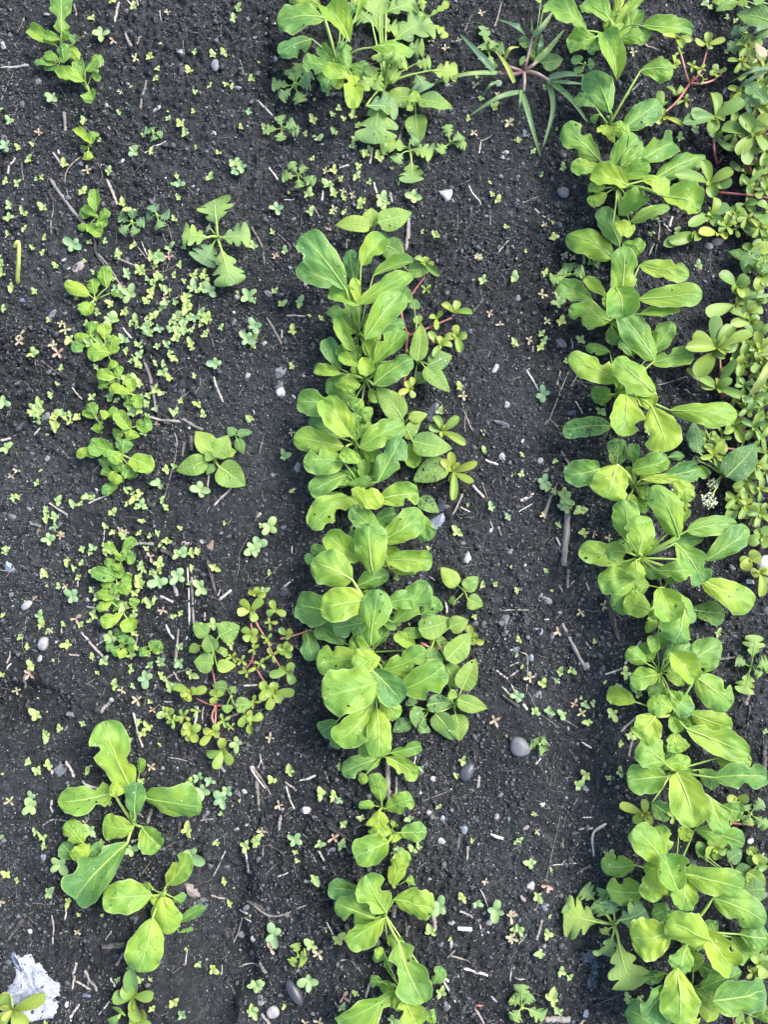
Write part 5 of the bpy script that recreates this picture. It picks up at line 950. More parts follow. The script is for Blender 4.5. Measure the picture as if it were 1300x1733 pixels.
SL = {
'A': [(825, 75), (680, 25), (665, 295, 52), (495, 320), (595, 460, 34), (195, 660), (430, 840, 60), (560, 210, 52), (890, 610), (820, 1260)],
'B': [(1125, 75, 52), (880, 205), (950, 245), (1015, 210, 34), (1095, 430, 46), (1090, 655, 46), (1260, 615, 62), (1205, 470, 36), (450, 945), (495, 965), (405, 1030), (380, 1130, 34), (120, 1255), (1110, 1265), (365, 845)],
'C': [(30, 610, 60), (640, 265, 48), (205, 1100), (340, 1270), (300, 1250)],
'D': [(105, 400, 62), (100, 435, 62), (305, 350, 48), (325, 375, 66), (265, 450, 50), (290, 490, 66), (720, 340, 44), (810, 220), (600, 160), (770, 835, 34), (90, 1060, 50), (65, 1090), (830, 20, 50)],
'E': [(1110, 310, 46), (1165, 585), (1215, 640, 40), (1130, 1165), (200, 1165), (1035, 985, 55)],
'F': [(195, 205, 55), (215, 335, 50), (130, 425, 52), (300, 15), (340, 20), (205, 1275)],
'H': [(300, 135, 50), (620, 120, 46), (740, 240, 54), (375, 540, 62), (800, 500, 54), (255, 595), (325, 380, 44), (150, 810, 56), (90, 890, 46), (675, 935, 68), (600, 890), (750, 985), (590, 105, 30)],
'I': [(495, 565, 54), (385, 595, 50), (275, 690, 56), (135, 915, 66), (350, 1040, 50), (385, 1085, 58), (200, 125), (445, 215), (520, 235)],
'J': [(55, 205, 60), (10, 695, 50), (385, 845, 36), (1275, 355, 50), (740, 40, 50), (420, 315, 46)],
'K': [(140, 225, 52), (55, 355, 52), (405, 385, 60), (700, 455, 50), (95, 920, 64), (330, 945, 70), (450, 1160, 66), (335, 1280, 60), (1145, 595, 40), (1270, 765, 64), (1270, 870, 58), (265, 1285, 40)],
'L': [(220, 615, 62), (40, 765, 70), (45, 875, 56), (170, 355, 36)],
'M': [(1190, 630, 62), (95, 715, 56)]}
alld = []
for t, L_ in D.items():
    for e in L_:
        x, y = tp(t, e[0], e[1]); alld.append((x, y, (e[2] if len(e) > 2 else random.uniform(38, 52)) * sc(t)))
# a few more in the crowded strip
for k in range(60):
    alld.append((random.gauss(215, 85), random.uniform(430, 1180), random.uniform(11, 18)))
CL = ((185, 570), (200, 610), (205, 655), (220, 705), (165, 560), (270, 480), (300, 540), (330, 560), (285, 430), (200, 380), (90, 880), (190, 935), (200, 1000), (255, 965), (150, 960), (235, 1090), (205, 1060), (330, 490), (560, 320), (640, 255), (60, 700), (240, 850), (300, 1160), (250, 560), (110, 700))
for k in range(130):
    cx_, cy_ = random.choice(CL); alld.append((random.gauss(cx_, 20), random.gauss(cy_, 20), random.uniform(12, 22)))
for k in range(40):
    alld.append((random.uniform(5, 960), random.uniform(5, 1725), random.uniform(5, 9)))
alld.sort(key=lambda e: -e[2])
for e in alld[:300]: seedling('d', *e)
V, F, U, n0 = [], [], [], 0
for (px, py, span) in alld[300:]:
    g = G(px, py, 0); h = .003; c = g + Vector((0, 0, h)); Lm = span * .5 * MM
    V_, F_, U_ = tube([g - Vector((0, 0, .002)), (g + c) * .5, c], [.0004] * 3, 4); V += V_; U += U_; F += [tuple(i + n0 for i in f) for f in F_]; n0 = len(V)
    for me, a, ln, wd, tilt in seed_leaves('d'):
        L = Lm * ln; X = Vector((math.cos(a) * math.cos(tilt), math.sin(a) * math.cos(tilt), math.sin(tilt))); Y = Vector((0, 0, 1)).cross(X).normalized(); Z = X.cross(Y)
        for v in me.vertices: V.append(c + X * v.co.x * L + Y * v.co.y * L * wd + Z * v.co.z * L)
        U += [((j % 5) / 4, (j // 5) / 7) for j in range(len(me.vertices))]
        F += [tuple(i + n0 for i in p.vertices) for p in me.polygons]; n0 = len(V)
o = link('seedling_carpet', mesh('seedling_carpet', V, F, U), None, None, M['seed'], (.6, 0, .5)); tag(o, 'scatter of the very smallest pale green seedlings over the soil', 'seedlings', kind='stuff')
for t, L_ in RL.items():
    for e in L_: x, y = tp(t, e[0], e[1]); seedling('r', x, y, e[2] * sc(t) * .86)
for t, L_ in SL.items():
    for e in L_: x, y = tp(t, e[0], e[1]); seedling('s', x, y, (e[2] if len(e) > 2 else 42) * sc(t) * .84)

# ================================================================== stones
import bmesh
def rock(seed, ang, flat):
    bm = bmesh.new(); bmesh.ops.create_icosphere(bm, subdivisions=3 if not ang else 2, radius=1)
    r = np.random.default_rng(seed); pl = r.normal(size=(6, 3)); pl[:, 2] = np.abs(pl[:, 2]) * .8; pl /= np.linalg.norm(pl, axis=1)[:, None]; off = r.uniform(.22, .55, 6)
    for v in bm.verts:
        p = np.array(v.co)
        if ang:
            for a, b in zip(pl, off):
                d = p @ a - b
                if d > 0: p = p - a * d
        else:
            p = p * (1 + .10 * math.sin(p[0] * 2.3 + seed) + .08 * math.sin(p[1] * 3.1 + seed * 2))
        p = p * (1 + .03 * r.uniform(-1, 1) * (1 if ang else .2)); p[2] *= flat; v.co = p
    mx = max(max(abs(v.co.x), abs(v.co.y)) for v in bm.verts); zm = max(abs(v.co.z) for v in bm.verts)
    for v in bm.verts: v.co.x /= mx; v.co.y /= mx; v.co.z *= flat / zm
    me = bpy.data.meshes.new('stone'); bm.to_mesh(me); bm.free()
    me.polygons.foreach_set('use_smooth', [not ang] * len(me.polygons)); return me
RK = {'a': [rock(i, True, .55) for i in range(8)], 'r': [rock(20 + i, False, .5) for i in range(5)], 'f': [rock(40 + i, True, .28) for i in range(5)]}
RKS = {k: [m.copy() for m in L_] for k, L_ in RK.items()}
for L_ in RK.values():
    for me in L_: me.materials.append(M['stone'])
for L_ in RKS.values():
    for me in L_: me.materials.append(M['slate'])
TONE = {'g': (.19, .195, .21), 'w': (.66, .64, .61), 'p': (.40, .38, .37), 'd': (.07, .075, .09), 'b': (.22, .26, .32), 'k': (.34, .28, .26), 'n': (.20, .15, .12)}
WORD = {'g': 'grey', 'w': 'white', 'p': 'pale grey', 'd': 'dark slate', 'b': 'bluish grey', 'k': 'pinkish grey', 'n': 'brown'}
def stone(px, py, size, tone='g', shape='a', asp=None, ang=None, label=None):
    g = G(px, py, 0); s = size * .56 * MM; q = (RKS if tone in 'db' else RK)[shape]
    o = bpy.data.objects.new('stone', random.choice(q)); COL.objects.link(o); a = asp or random.uniform(.62, .95)
    o.scale = (s, s * a, s * random.uniform(.75, 1.0)); o.rotation_euler = (random.uniform(-.2, .2), random.uniform(-.2, .2), random.uniform(0, 6.28) if ang is None else R(ang))
    zz = float(np.mean(soil(g.x + np.array([0, s, -s, 0, 0]) * .6, g.y + np.array([0, 0, 0, s, -s]) * .6)))
    o.location = (g.x, g.y, zz + s * (.17 if shape == 'f' else .16)); k = random.uniform(.8, 1.2); o.color = tuple(c * k for c in TONE[tone]) + (1,)
    if label is None:
        sz = 'larger ' if size > 19 else 'small ' if size > 9.5 else 'tiny '
        label = sz + WORD[tone] + (' flat stone chip ' if shape == 'f' else ' rounded pebble ' if shape == 'r' else ' angular stone ') + near(px, py)
    tag(o, label, 'stone', 'stones lying on the soil')
STN = {
'A': [(225, 65, 34, 'p'), (110, 100, 30), (15, 225, 40, 'p', 'f'), (190, 400, 38), (1215, 90, 38), (1260, 360, 34), (1205, 360, 24), (1165, 430, 30, 'b', 'f'), (620, 410, 28, 'p'), (770, 535, 50, 'p'), (515, 515, 32, 'p'), (285, 750, 36, 'w'), (1210, 470, 54, 'd'), (1050, 650, 34, 'b', 'f'), (970, 925, 30), (945, 912, 24, 'p'), (615, 50, 32, 'p'), (880, 255, 40, 'b', 'f'), (700, 12, 24, 'p'), (530, 625, 24, 'p'), (600, 788, 26, 'w', 'r'), (1245, 180, 20, 'p'), (410, 160, 20, 'p')],
'B': [(985, 980, 34, 'p'), (985, 205, 42, 'd'), (960, 415, 36, 'p'), (905, 590, 32), (1230, 765, 32, 'p'), (1245, 745, 34, 'p', 'f'), (900, 180, 26, 'p'), (145, 775, 24), (30, 360, 34), (1085, 480, 26), (15, 180, 22, 'p')],
'C': [(115, 650, 58, 'b', 'f'), (300, 750, 46, 'd', 'r'), (300, 935, 64, 'g', 'r'), (15, 745, 34, 'p'), (245, 870, 32), (100, 805, 28), (970, 120, 40), (120, 1075, 24), (275, 1110, 50, 'd'), (1085, 445, 40, 'b'), (80, 870, 28), (10, 765, 26, 'p')],
'D': [(310, 28, 30, 'p'), (335, 70, 18, 'w'), (110, 230, 34, 'b'), (1145, 325, 48, 'g', 'f'), (1160, 210, 30, 'p', 'r'), (1185, 315, 22), (235, 995, 42), (230, 800, 54), (355, 640, 26, 'b'), (55, 1280, 44), (140, 1250, 26, 'k'), (1210, 595, 30, 'p', 'r'), (210, 365, 30, 'k'), (1290, 440, 28), (920, 850, 22, 'w'), (880, 860, 22), (75, 635, 20, 'p'), (1215, 365, 34, 'k'), (315, 205, 30), (1190, 485, 24)],
'E': [(80, 490, 48, 'k'), (195, 355, 36), (265, 435, 30, 'p', 'r'), (1195, 850, 46, 'p', 'f'), (890, 1060, 95, 'd', 'f'), (65, 730, 36, 'p'), (1250, 1025, 36, 'p'), (1230, 1275, 32, 'b', 'r'), (12, 1060, 26, 'w'), (210, 990, 28, 'w'), (140, 920, 70, 'd', 'f')],
'F': [(215, 150, 46, 'd'), (75, 215, 44, 'g', 'f'), (285, 425, 78, 'g', 'f'), (15, 840, 44), (375, 975, 36, 'd'), (185, 1010, 36, 'p', 'r'), (215, 1060, 40), (20, 735, 34, 'k'), (105, 915, 24, 'p'), (345, 785, 60, 'd'), (0, 995, 40, 'p'), (80, 330, 22, 'p')],
'G': [(165, 755, 78, 'd', 'f'), (165, 440, 36), (105, 180, 36), (225, 145, 46, 'g', 'f'), (1240, 890, 64, 'g', 'f'), (1225, 95, 34, 'p', 'r'), (1170, 460, 28, 'w'), (1250, 205, 24), (845, 890, 44), (1140, 930, 28, 'p'), (1100, 915, 30), (1265, 555, 34), (160, 1250, 60), (1185, 1145, 28), (45, 375, 26, 'p'), (1300, 1045, 44), (1250, 950, 30)],
'H': [(55, 40, 50), (165, 435, 48, 'n', 'f'), (195, 735, 34, 'p', 'r'), (1085, 125, 30, 'p'), (770, 530, 26, 'w'), (910, 635, 22, 'w'), (55, 425, 38, 'g', 'f'), (985, 160, 30, 'p'), (1265, 35, 34, 'p'), (905, 172, 36, 'k', 'f'), (245, 900, 52, 'd'), (345, 1010, 44, 'g', 'f'), (70, 140, 30), (790, 705, 30), (430, 445, 24, 'p'), (520, 1080, 30), (320, 1080, 26)],
'I': [(415, 855, 48, 'p', 'f'), (140, 820, 40, 'b', 'r'), (245, 710, 36, 'g', 'r'), (185, 690, 52, 'b', 'f'), (15, 640, 64, 'g', 'f'), (280, 595, 26, 'k', 'r'), (1225, 450, 54, 'w'), (485, 895, 26), (485, 1100, 26, 'k'), (990, 1280, 44, 'g', 'f'), (1125, 380, 40, 'p'), (395, 670, 30), (40, 780, 24, 'p'), (320, 1165, 26, 'p'), (190, 1140, 26), (20, 700, 40)],
'J': [(290, 50, 68, 'g', 'f'), (1005, 275, 52), (1160, 180, 44, 'd'), (1165, 345, 36, 'p'), (220, 550, 46, 'd'), (10, 400, 34), (215, 480, 36, 'b'), (665, 795, 40), (145, 845, 26, 'w', 'r'), (1180, 860, 36, 'p', 'r'), (1235, 885, 28, 'p', 'r'), (1280, 1185, 48, 'p'), (420, 1160, 38, 'b'), (325, 1205, 28, 'w', 'r'), (1195, 165, 28, 'w', 'r'), (1030, 525, 40), (1105, 530, 34), (1210, 735, 48), (250, 70, 26, 'p'), (1210, 325, 22, 'w'), (795, 45, 24, 'p')],
'K': [(105, 1240, 66, 'p', 'r'), (55, 1185, 54), (305, 1245, 34, 'p'), (1040, 350, 40, 'b', 'r'), (930, 405, 38, 'p', 'r'), (870, 268, 32, 'p', 'r'), (938, 293, 28, 'b', 'r'), (890, 100, 32, 'p', 'r'), (835, 65, 50), (395, 455, 44), (375, 930, 54, 'd'), (1165, 800, 44, 'p', 'f'), (985, 910, 52, 'p', 'f'), (935, 910, 40, 'b', 'f'), (1190, 1180, 44, 'p'), (1055, 60, 90, 'd', 'r'), (440, 150, 32, 'b'), (475, 180, 32), (90, 290, 32, 'b'), (465, 835, 44, 'n'), (955, 1215, 50), (1200, 290, 36, 'k', 'f'), (880, 590, 30, 'p'), (275, 605, 30, 'p'), (975, 800, 44, 'p'), (825, 270, 24, 'p'), (285, 1140, 34, 'k'), (10, 885, 34, 'b'), (310, 300, 34), (1160, 850, 22, 'w'), (830, 165, 24, 'w'), (1005, 1065, 30)],
'L': [(135, 625, 50, 'p', 'f'), (100, 685, 36, 'k', 'r'), (115, 340, 34, 'k', 'r'), (210, 725, 40, 'b'), (420, 1255, 48, 'b'), (570, 145, 32), (485, 915, 36), (1215, 405, 34, 'w', 'r'), (195, 225, 28, 'w'), (405, 145, 50, 'p'), (65, 655, 26), (205, 920, 26, 'p'), (160, 740, 22, 'w')]}
for t, L_ in STN.items():
    for e in L_:
        x, y = tp(t, e[0], e[1]); stone(x, y, e[2] * sc(t), e[3] if len(e) > 3 else 'g', e[4] if len(e) > 4 else 'a')

for t, x, y, s, tn, sh, asp, an, lb in KEY:
    xx, yy = tp(t, x, y); stone(xx, yy, s * sc(t), tn, sh, asp, an, lb)

# ================================================================== sticks, straw and roots
def stick(tile, e):
    w_ = e[-1]; kind = 'straw'
    if isinstance(w_, str): kind = w_; e = e[:-1]; w_ = e[-1]
    c = e[:-1]; P2 = [tp(tile, c[i], c[i + 1]) for i in range(0, len(c), 2)]
    r = max(.0005, w_ * sc(tile) * MM * .46)
    pts = [G(x, y, r * .6) for x, y in P2]
    if len(pts) == 2:
        d = pts[1] - pts[0]; sd = Vector((-d.y, d.x, 0)); k = random.uniform(-.035, .035)
        pts = [pts[0], pts[0] + d * .35 + sd * k, pts[0] + d * .7 + sd * k * .6, pts[1]]
    q = spline(pts, 5)
    for p in q: p.z = float(soil(p.x, p.y)) + r * .40
    for _ in range(3 if len(P2) == 2 else 1):
        zs = [p.z for p in q]
        for i in range(1, len(q) - 1): q[i].z = (zs[i - 1] + zs[i] * 2 + zs[i + 1]) / 4
    n = len(q); o0 = q[0].copy()
    if kind == 'root': rad = [r * (1 - .55 * i / n) * random.uniform(.85, 1.15) for i in range(n)]
    else: rad = [r * random.uniform(.72, 1.18) * (.7 if i in (0, n - 1) else 1) for i in range(n)]
    V_, F_, U_ = tube([p - o0 for p in q], rad, 7)
    V_ = [v + Vector((random.uniform(-1, 1), random.uniform(-1, 1), random.uniform(-1, 1))) * r * .16 for v in V_]
    px, py = P2[0]; ln = math.hypot(P2[-1][0] - px, P2[-1][1] - py)
    if kind == 'root':
        o = link('loose_root', mesh('loose_root', V_, F_, U_), None, o0, M['root']); lb = ('long ' if ln > 40 else 'short ') + 'curled brown root ' + near(px, py); cat = 'root'; gp = 'loose roots on the soil'
    elif kind == 'wood' or w_ * sc(tile) > 6.2:
        o = link('stick', mesh('stick', V_, F_, U_), None, o0, M['wood']); lb = ('thick ' if w_ * sc(tile) > 7.5 else 'thin ') + ('long' if ln > 45 else 'short') + ' weathered stick ' + near(px, py); cat = 'stick'; gp = 'weathered sticks on the soil'
    else:
        o = link('straw_piece', mesh('straw_piece', V_, F_, U_), None, o0, M['pale_straw']); lb = ('long ' if ln > 36 else 'mid-length ' if ln > 20 else 'short ') + 'pale straw piece ' + near(px, py); cat = 'straw'; gp = 'straw pieces on the soil'
    tag(o, lb, cat, gp)
RT = 'root'; WD = 'wood'
STK = {
'A': [(0, 330, 140, 320, 14), (560, 110, 580, 10, 16), (370, 80, 360, 20, 14), (610, 160, 640, 225, 18), (670, 225, 685, 170, 12), (685, 535, 712, 390, 14), (315, 640, 310, 545, 20, WD), (255, 745, 305, 815, 14), (240, 870, 330, 1000, 415, 1100, 20), (455, 1150, 465, 1230, 510, 1300, 18), (520, 875, 570, 1000, 16), (400, 765, 320, 850, 330, 960, 8, RT), (460, 770, 500, 850, 480, 915, 8, RT), (250, 1150, 262, 970, 9, RT), (35, 850, 70, 770, 14), (700, 750, 810, 690, 8), (795, 1145, 830, 1220, 7, RT), (820, 1100, 850, 1190, 920, 1220, 9, RT), (690, 1180, 720, 1250, 9), (110, 880, 105, 790, 7, RT), (0, 500, 60, 365, 6, RT), (1170, 290, 1190, 365, 9), (1100, 130, 1150, 210, 6, RT), (1300, 530, 1260, 490, 9), (640, 1120, 660, 1190, 740, 1290, 9, RT), (380, 205, 425, 155, 6, RT), (665, 45, 620, 0, 9), (780, 50, 785, 100, 7), (895, 200, 900, 270, 7)],
'B': [(25, 490, 120, 580, 11), (680, 800, 750, 590, 22, WD), (755, 1225, 770, 1065, 24), (580, 800, 590, 720, 14), (85, 820, 130, 880, 12), (600, 890, 615, 945, 12), (680, 940, 690, 990, 16), (345, 980, 350, 930, 14), (1065, 905, 1125, 1000, 9), (1190, 130, 1225, 10, 11, RT), (1120, 690, 1180, 660, 9), (160, 975, 210, 975, 7), (300, 1005, 340, 1070, 7), (1170, 1030, 1170, 1100, 9), (0, 1110, 50, 1200, 65, 1290, 16, RT), (125, 1140, 190, 1200, 185, 1230, 6, RT), (1045, 150, 1080, 70, 7, RT), (430, 820, 480, 805, 10), (1115, 750, 1125, 690, 8)],
'C': [(600, 480, 690, 395, 9), (700, 210, 770, 245, 13), (160, 1020, 235, 1075, 8), (760, 1080, 830, 1130, 11), (750, 1240, 770, 1120, 760, 1080, 9), (820, 1110, 835, 1060, 15), (920, 480, 940, 540, 6), (300, 520, 350, 540, 7), (720, 1250, 745, 1190, 12), (100, 990, 180, 960, 6, RT), (400, 1240, 400, 1290, 18, WD)],
'D': [(480, 0, 530, 60, 590, 160, 11), (540, 10, 620, 40, 700, 75, 16, RT), (700, 75, 800, 85, 875, 40, 9, RT), (905, 250, 920, 320, 20), (970, 260, 1010, 350, 1050, 470, 9, RT), (700, 515, 735, 620, 765, 775, 20), (730, 795, 880, 820, 16), (890, 805, 990, 860, 18), (1045, 600, 1090, 725, 16), (840, 830, 862, 960, 790, 1240, 9, RT), (890, 990, 900, 920, 15), (935, 960, 930, 890, 24, WD), (1045, 1230, 1130, 1145, 13), (235, 1215, 325, 1275, 14), (200, 520, 290, 590, 7, RT), (350, 650, 400, 710, 9), (360, 510, 360, 620, 5, RT), (0, 910, 50, 900, 14), (165, 890, 195, 850, 9), (430, 1220, 520, 1180, 11), (885, 700, 960, 640, 5, RT), (600, 360, 640, 410, 12), (640, 490, 690, 540, 10), (470, 60, 440, 100, 8, RT), (835, 230, 960, 165, 8), (1015, 1140, 1020, 1080, 10)],
'E': [(75, 600, 150, 730, 16), (1030, 1010, 1055, 1090, 1080, 1150, 9), (1047, 1160, 1048, 1080, 8), (1085, 570, 1140, 510, 5, RT), (170, 590, 265, 592, 9), (1095, 0, 1125, 50, 9), (40, 1270, 60, 1180, 7), (1200, 375, 1235, 280, 6, RT), (465, 260, 470, 215, 14), (1260, 220, 1210, 280, 7), (150, 700, 150, 660, 14)],
'F': [(120, 565, 180, 670, 13), (230, 815, 270, 710, 325, 575, 9), (340, 640, 370, 590, 9), (270, 640, 285, 570, 11), (760, 640, 900, 600, 9), (290, 960, 330, 1030, 13), (215, 1270, 270, 1120, 13), (890, 660, 950, 690, 9), (95, 1210, 150, 1180, 9), (80, 1260, 150, 1220, 7), (345, 460, 340, 410, 9), (95, 580, 125, 545, 180, 570, 5, RT), (200, 845, 235, 810, 285, 860, 8, RT), (360, 720, 395, 780, 8), (150, 480, 150, 450, 9), (710, 890, 750, 930, 8)],
'G': [(985, 380, 1035, 275, 12), (1085, 235, 1140, 295, 16), (1145, 110, 1210, 135, 14), (1165, 400, 1185, 450, 9), (955, 860, 950, 800, 13), (1040, 630, 1130, 612, 1125, 560, 8, RT), (1215, 850, 1300, 845, 7), (200, 570, 200, 530, 7), (205, 870, 200, 810, 9), (1130, 220, 1160, 300, 7, RT), (1210, 440, 1225, 480, 8), (870, 680, 900, 700, 8), (1265, 1120, 1310, 1100, 8), (1200, 1140, 1245, 1175, 10), (1025, 340, 1070, 365, 9), (145, 745, 205, 697, 12)],
'H': [(145, 75, 200, 90, 20), (500, 185, 510, 100, 6), (655, 175, 750, 175, 20, WD), (785, 205, 850, 235, 30), (1015, 255, 1050, 405, 22), (1070, 450, 1130, 400, 15), (825, 330, 865, 430, 22), (780, 430, 845, 460, 14), (915, 290, 925, 570, 9), (935, 310, 940, 470, 945, 600, 14, WD), (395, 605, 500, 725, 14), (810, 570, 850, 640, 14), (850, 780, 870, 590, 16, WD), (420, 480, 530, 500, 15, WD), (490, 1000, 550, 930, 24, WD), (650, 1000, 695, 1170, 14), (320, 1240, 355, 1300, 15), (470, 670, 520, 640, 11), (335, 715, 385, 720, 12), (120, 880, 125, 810, 14), (30, 790, 55, 760, 9), (30, 760, 45, 700, 11), (800, 840, 870, 800, 950, 790, 9, RT), (845, 800, 880, 850, 9), (1130, 1020, 1165, 1000, 11), (950, 1060, 965, 970, 15), (990, 1050, 995, 970, 9), (1190, 868, 1260, 865, 11), (1060, 1240, 1100, 1290, 22), (1270, 1200, 1285, 1260, 10), (310, 160, 340, 210, 6, RT), (800, 945, 840, 947, 9), (660, 670, 670, 630, 9), (1000, 510, 1000, 550, 9), (1230, 1260, 1250, 1290, 12), (180, 130, 190, 90, 9), (200, 345, 195, 310, 11), (1065, 430, 1075, 395, 10), (945, 440, 920, 620, 7, RT), (130, 520, 120, 600, 5, RT), (300, 610, 300, 575, 8), (380, 385, 380, 345, 6), (1100, 1030, 1165, 1005, 14), (830, 1220, 960, 1255, 7, RT), (900, 1200, 905, 1170, 9)],
'I': [(300, 370, 312, 240, 325, 90, 36, WD), (320, 480, 325, 385, 18, WD), (295, 650, 350, 760, 405, 860, 24, WD), (510, 500, 545, 640, 575, 735, 30, WD), (410, 450, 425, 490, 18), (90, 790, 125, 820, 120, 990, 9), (0, 1000, 85, 1060, 18), (45, 950, 125, 1075, 16), (20, 920, 80, 880, 9), (580, 1180, 670, 1100, 14, WD), (620, 1300, 640, 1210, 14, WD), (505, 900, 590, 870, 12), (600, 850, 680, 735, 12), (1190, 1050, 1210, 1000, 26), (1195, 1170, 1215, 1050, 7), (90, 50, 155, 15, 11), (200, 130, 240, 20, 13, WD), (265, 230, 285, 270, 13), (280, 460, 295, 500, 9), (390, 1230, 440, 1260, 10), (130, 985, 180, 1080, 280, 1160, 6, RT), (0, 585, 130, 585, 6), (1060, 825, 1140, 815, 12), (330, 470, 355, 440, 8), (205, 630, 230, 630, 12), (180, 755, 205, 765, 9), (410, 740, 435, 775, 7), (300, 1120, 370, 1160, 7, RT), (0, 960, 45, 1010, 12), (1030, 490, 1045, 545, 8), (1240, 1000, 1210, 960, 6)],
'J': [(320, 15, 360, 95, 14), (205, 330, 260, 300, 330, 310, 9, RT), (255, 265, 250, 205, 12), (720, 320, 740, 250, 22), (640, 410, 720, 375, 14), (400, 110, 480, 150, 14), (870, 370, 880, 310, 18), (975, 305, 1045, 297, 12), (1040, 580, 1100, 455, 8), (1140, 905, 1185, 780, 9), (1205, 700, 1300, 745, 18), (1270, 260, 1250, 115, 14), (1300, 150, 1220, 40, 12), (1215, 560, 1200, 450, 14), (1030, 670, 1110, 690, 11), (500, 925, 610, 905, 28), (565, 1015, 600, 955, 14), (515, 890, 545, 845, 8), (350, 1130, 370, 1000, 14), (410, 1040, 470, 1140, 15), (365, 1090, 440, 1130, 11), (340, 1270, 385, 1205, 14), (480, 1255, 550, 1170, 9), (255, 910, 250, 770, 9), (315, 790, 315, 720, 9), (40, 885, 110, 790, 26, WD), (1170, 1020, 1260, 1018, 8), (1265, 1000, 1300, 1050, 15), (905, 1010, 915, 935, 6), (1080, 1060, 1085, 1010, 9), (560, 1120, 540, 1075, 11), (700, 290, 675, 270, 10), (330, 1240, 345, 1190, 10), (780, 450, 860, 410, 7, RT), (690, 570, 740, 500, 7, RT), (1195, 780, 1225, 800, 8), (290, 860, 335, 840, 8, RT), (1170, 740, 1210, 760, 11)],
'K': [(0, 710, 110, 775, 270, 720, 16, RT), (0, 40, 95, 180, 12), (30, 115, 38, 260, 16), (170, 135, 210, 250, 12), (165, 115, 220, 160, 12), (235, 110, 315, 85, 12), (135, 355, 145, 280, 18), (375, 335, 500, 415, 20), (505, 380, 512, 340, 550, 325, 9, RT), (330, 455, 360, 505, 14), (280, 450, 320, 510, 6), (845, 285, 920, 295, 1000, 375, 9, RT), (1110, 145, 1115, 85, 20), (845, 210, 970, 160, 7, RT), (1010, 445, 1020, 370, 18), (1055, 500, 1060, 430, 11), (1170, 370, 1235, 395, 16), (675, 225, 668, 120, 668, -10, 28, WD), (705, 195, 710, 90, 15, WD), (370, 805, 400, 865, 9), (1020, 750, 1085, 780, 12), (1120, 640, 1160, 730, 7), (1130, 870, 1120, 815, 9), (900, 840, 890, 770, 26), (970, 965, 1090, 1005, 9), (1040, 1030, 1160, 1065, 14), (930, 1070, 1000, 1195, 12), (925, 1050, 975, 1105, 15), (1095, 1225, 1140, 1300, 14), (40, 1000, 75, 1050, 15), (560, 1170, 580, 1100, 14), (480, 1200, 490, 1140, 9), (50, 1250, 90, 1300, 20), (410, 1190, 440, 1230, 7), (70, 570, 135, 500, 5, RT), (440, 990, 500, 1000, 545, 1060, 8, RT), (810, 560, 830, 490, 7), (250, 370, 280, 395, 7), (960, 975, 1005, 935, 7), (1265, 1080, 1290, 1020, 6), (55, 480, 60, 430, 8, RT), (695, 780, 700, 720, 26, WD), (360, 60, 380, 120, 8), (50, 10, 30, 50, 10), (790, 50, 805, -10, 9), (1265, 990, 1300, 940, 6, RT), (330, 825, 370, 830, 8), (130, 580, 180, 560, 7)],
'L': [(170, 890, 195, 790, 14), (165, 750, 215, 600, 245, 460, 285, 280, 10, RT), (240, 525, 365, 515, 7), (290, 525, 325, 490, 9), (375, 348, 445, 343, 14), (450, 480, 445, 370, 510, 320, 13), (385, 560, 435, 525, 15), (470, 170, 470, 95, 20), (395, 290, 440, 290, 8), (210, 1280, 330, 1275, 32), (375, 1300, 415, 1280, 14), (40, 1090, 50, 1020, 7), (80, 910, 120, 860, 9), (350, 230, 370, 195, 8), (165, 30, 190, 0, 9), (300, 440, 300, 390, 6), (365, 430, 375, 410, 11), (455, 360, 500, 335, 7), (35, 1000, 40, 960, 6), (60, 1070, 110, 1080, 7), (330, 1030, 350, 990, 7), (1285, 70, 1290, -60, 26, WD)]}
for t, L_ in STK.items():
    for e in L_: stick(t, e)

# ================================================================== scraps
def sheet(name, label, cat, tile, poly, centre, mat, thick, rough, lift, rings=9):
    """ragged crumpled sheet: outline polygon (tile pixels), radial rings, real thickness"""
    c2 = np.array(tp(tile, *centre)); pts = np.array([tp(tile, *p) for p in poly]); K = 84
    seg = np.linspace(0, len(pts), K, endpoint=False); i0 = seg.astype(int) % len(pts); fr = (seg - seg.astype(int))[:, None]
    ring = pts[i0] * (1 - fr) + pts[(i0 + 1) % len(pts)] * fr + np.random.default_rng(3).normal(0, 1.4, (K, 2))
    o0 = G(c2[0], c2[1], 0); V = []; F = []; rr = np.random.default_rng(9)
    for sg in (1, -1):
        for j in range(rings + 1):
            f = j / rings
            for k in range(K):
                p = c2 * (1 - f) + ring[k] * f; w3 = G(float(p[0]), float(p[1]), 0)
                x, y = w3.x * 260, w3.y * 260
                nz = (float(vnoise(np.array([x]), np.array([y]), 3)[0]) - .3) * rough + (float(vnoise(np.array([x * 2.6]), np.array([y * 2.6]), 4)[0]) - .4) * rough * .7
                z = lift + max(-.0004, nz) * (1 - .6 * f ** 3)
                V.append((w3.x - o0.x, w3.y - o0.y, w3.z - o0.z + (z if sg > 0 else z - thick)))
    m0 = (rings + 1) * K
    for j in range(rings):
        for k in range(K):
            a, b = j * K + k, j * K + (k + 1) % K
            F.append((a, b, b + K, a + K)); F.append((m0 + a + K, m0 + b + K, m0 + b, m0 + a))
    for k in range(K):
        a, b = rings * K + k, rings * K + (k + 1) % K; F.append((a, b, m0 + b, m0 + a))
    return tag(link(name, mesh(name, V, F), None, o0, mat), label, cat)
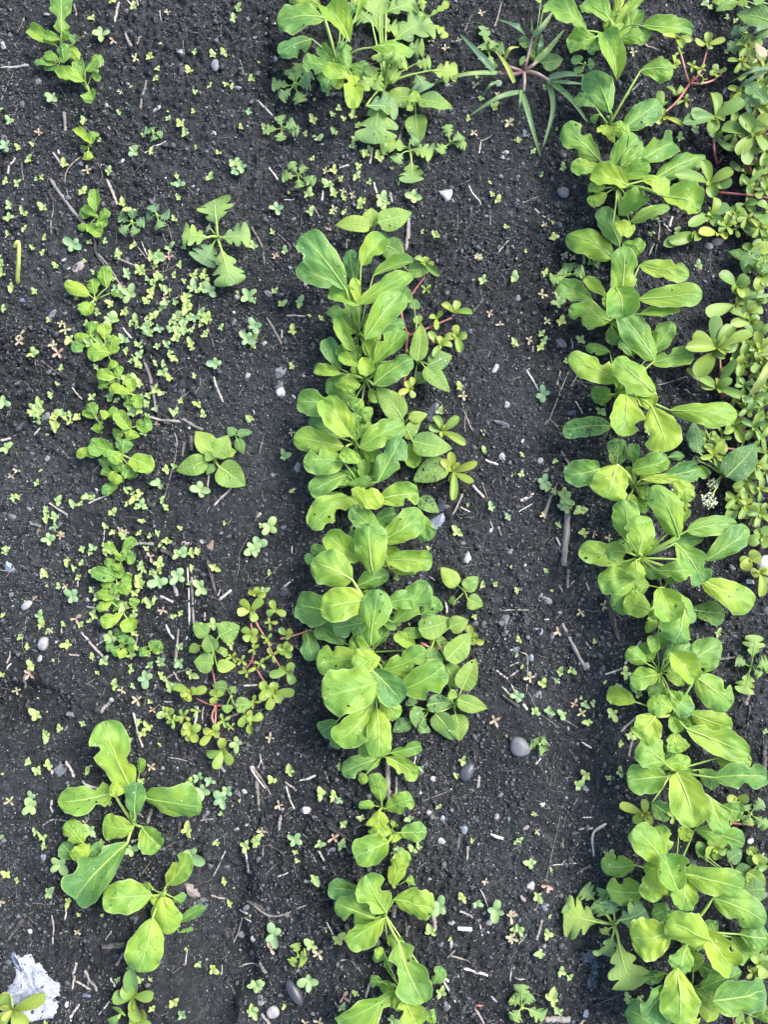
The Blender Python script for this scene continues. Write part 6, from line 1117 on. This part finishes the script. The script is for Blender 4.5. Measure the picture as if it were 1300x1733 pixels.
sheet('paper_scrap', 'torn scrap of wet white paper pulp lying on the dark soil', 'paper scrap', 'J',
      [(58, 950), (75, 940), (95, 965), (105, 975), (120, 960), (155, 952), (170, 995), (205, 1005), (215, 1030), (250, 1075), (290, 1105), (300, 1130), (290, 1160), (250, 1180), (262, 1215), (290, 1190), (280, 1225), (270, 1262), (200, 1272), (150, 1285), (110, 1260), (60, 1270), (10, 1250), (0, 1190), (30, 1150), (45, 1110), (80, 1075), (75, 1035), (88, 1020), (60, 985)],
      (165, 1130), plain_mat('paper_pulp', (.30, .33, .40), (.74, .76, .82), 420, .9, .9, bd=.0014), .0012, .0034, .0022)
sheet('fibre_scrap', 'dark blue-grey torn scrap of fibrous sheeting beside the lobed weed', 'scrap', 'L',
      [(385, 955), (420, 935), (470, 935), (482, 955), (462, 985), (465, 1030), (470, 1080), (455, 1110), (470, 1140), (440, 1115), (410, 1125), (430, 1080), (438, 1030), (430, 1000), (390, 1000), (380, 975)],
      (440, 985), plain_mat('fibre_sheet', (.035, .05, .065), (.15, .19, .23), 300, .8, .8), .0008, .0026, .0018, 6)
sheet('ash_patch', 'grey ashy crust beside the pinkish stone in the trodden hollow', 'ash', 'J', [(930, 720), (960, 690), (1010, 680), (1015, 720), (985, 760), (960, 800), (920, 790)], (965, 735), plain_mat('ash', (.10, .11, .12), (.34, .36, .38), 260, .95, .8), .0008, .003, .0014, 5)
g = G(*tp('K', 1045, 835), .0022); V_, F_, U_ = tube([Vector((-.0095, .0006, 0)), Vector((-.0085, .0006, 0)), Vector((.0085, -.0006, 0)), Vector((.0095, -.0006, 0))], [.0020, .0026, .0026, .0020], 8)
tag(link('white_peg', mesh('white_peg', V_, F_, U_), None, g, plain_mat('white_peg', (.70, .68, .64), (.84, .82, .78), 200, .5, .1)), 'short blunt white peg lying on the path', 'peg')
g = G(*tp('K', 1115, 1210), .002); V_, F_, U_ = tube([Vector((-.005, 0, 0)), Vector((0, .0004, .0006)), Vector((.005, 0, 0))], [.0012, .0016, .0010], 6)
tag(link('red_bud', mesh('red_bud', V_, F_, U_), None, g, M['redstem']), 'tiny red fallen bud on the soil near crossed straw', 'bud')
# dead curled leaf in the bank corner
dr = tag(empty('dead_leaf', G(*tp('N', 715, 330), .03)), 'curled pink-brown dead leaf caught in the bank corner', 'dead leaf')
fit_leaf(dr, 'broad', 'N', (760, 370, 690, 275, 70, .2), .045, dr.location, .2, True, 'seedstem', name='leaf', mat=M['red'])
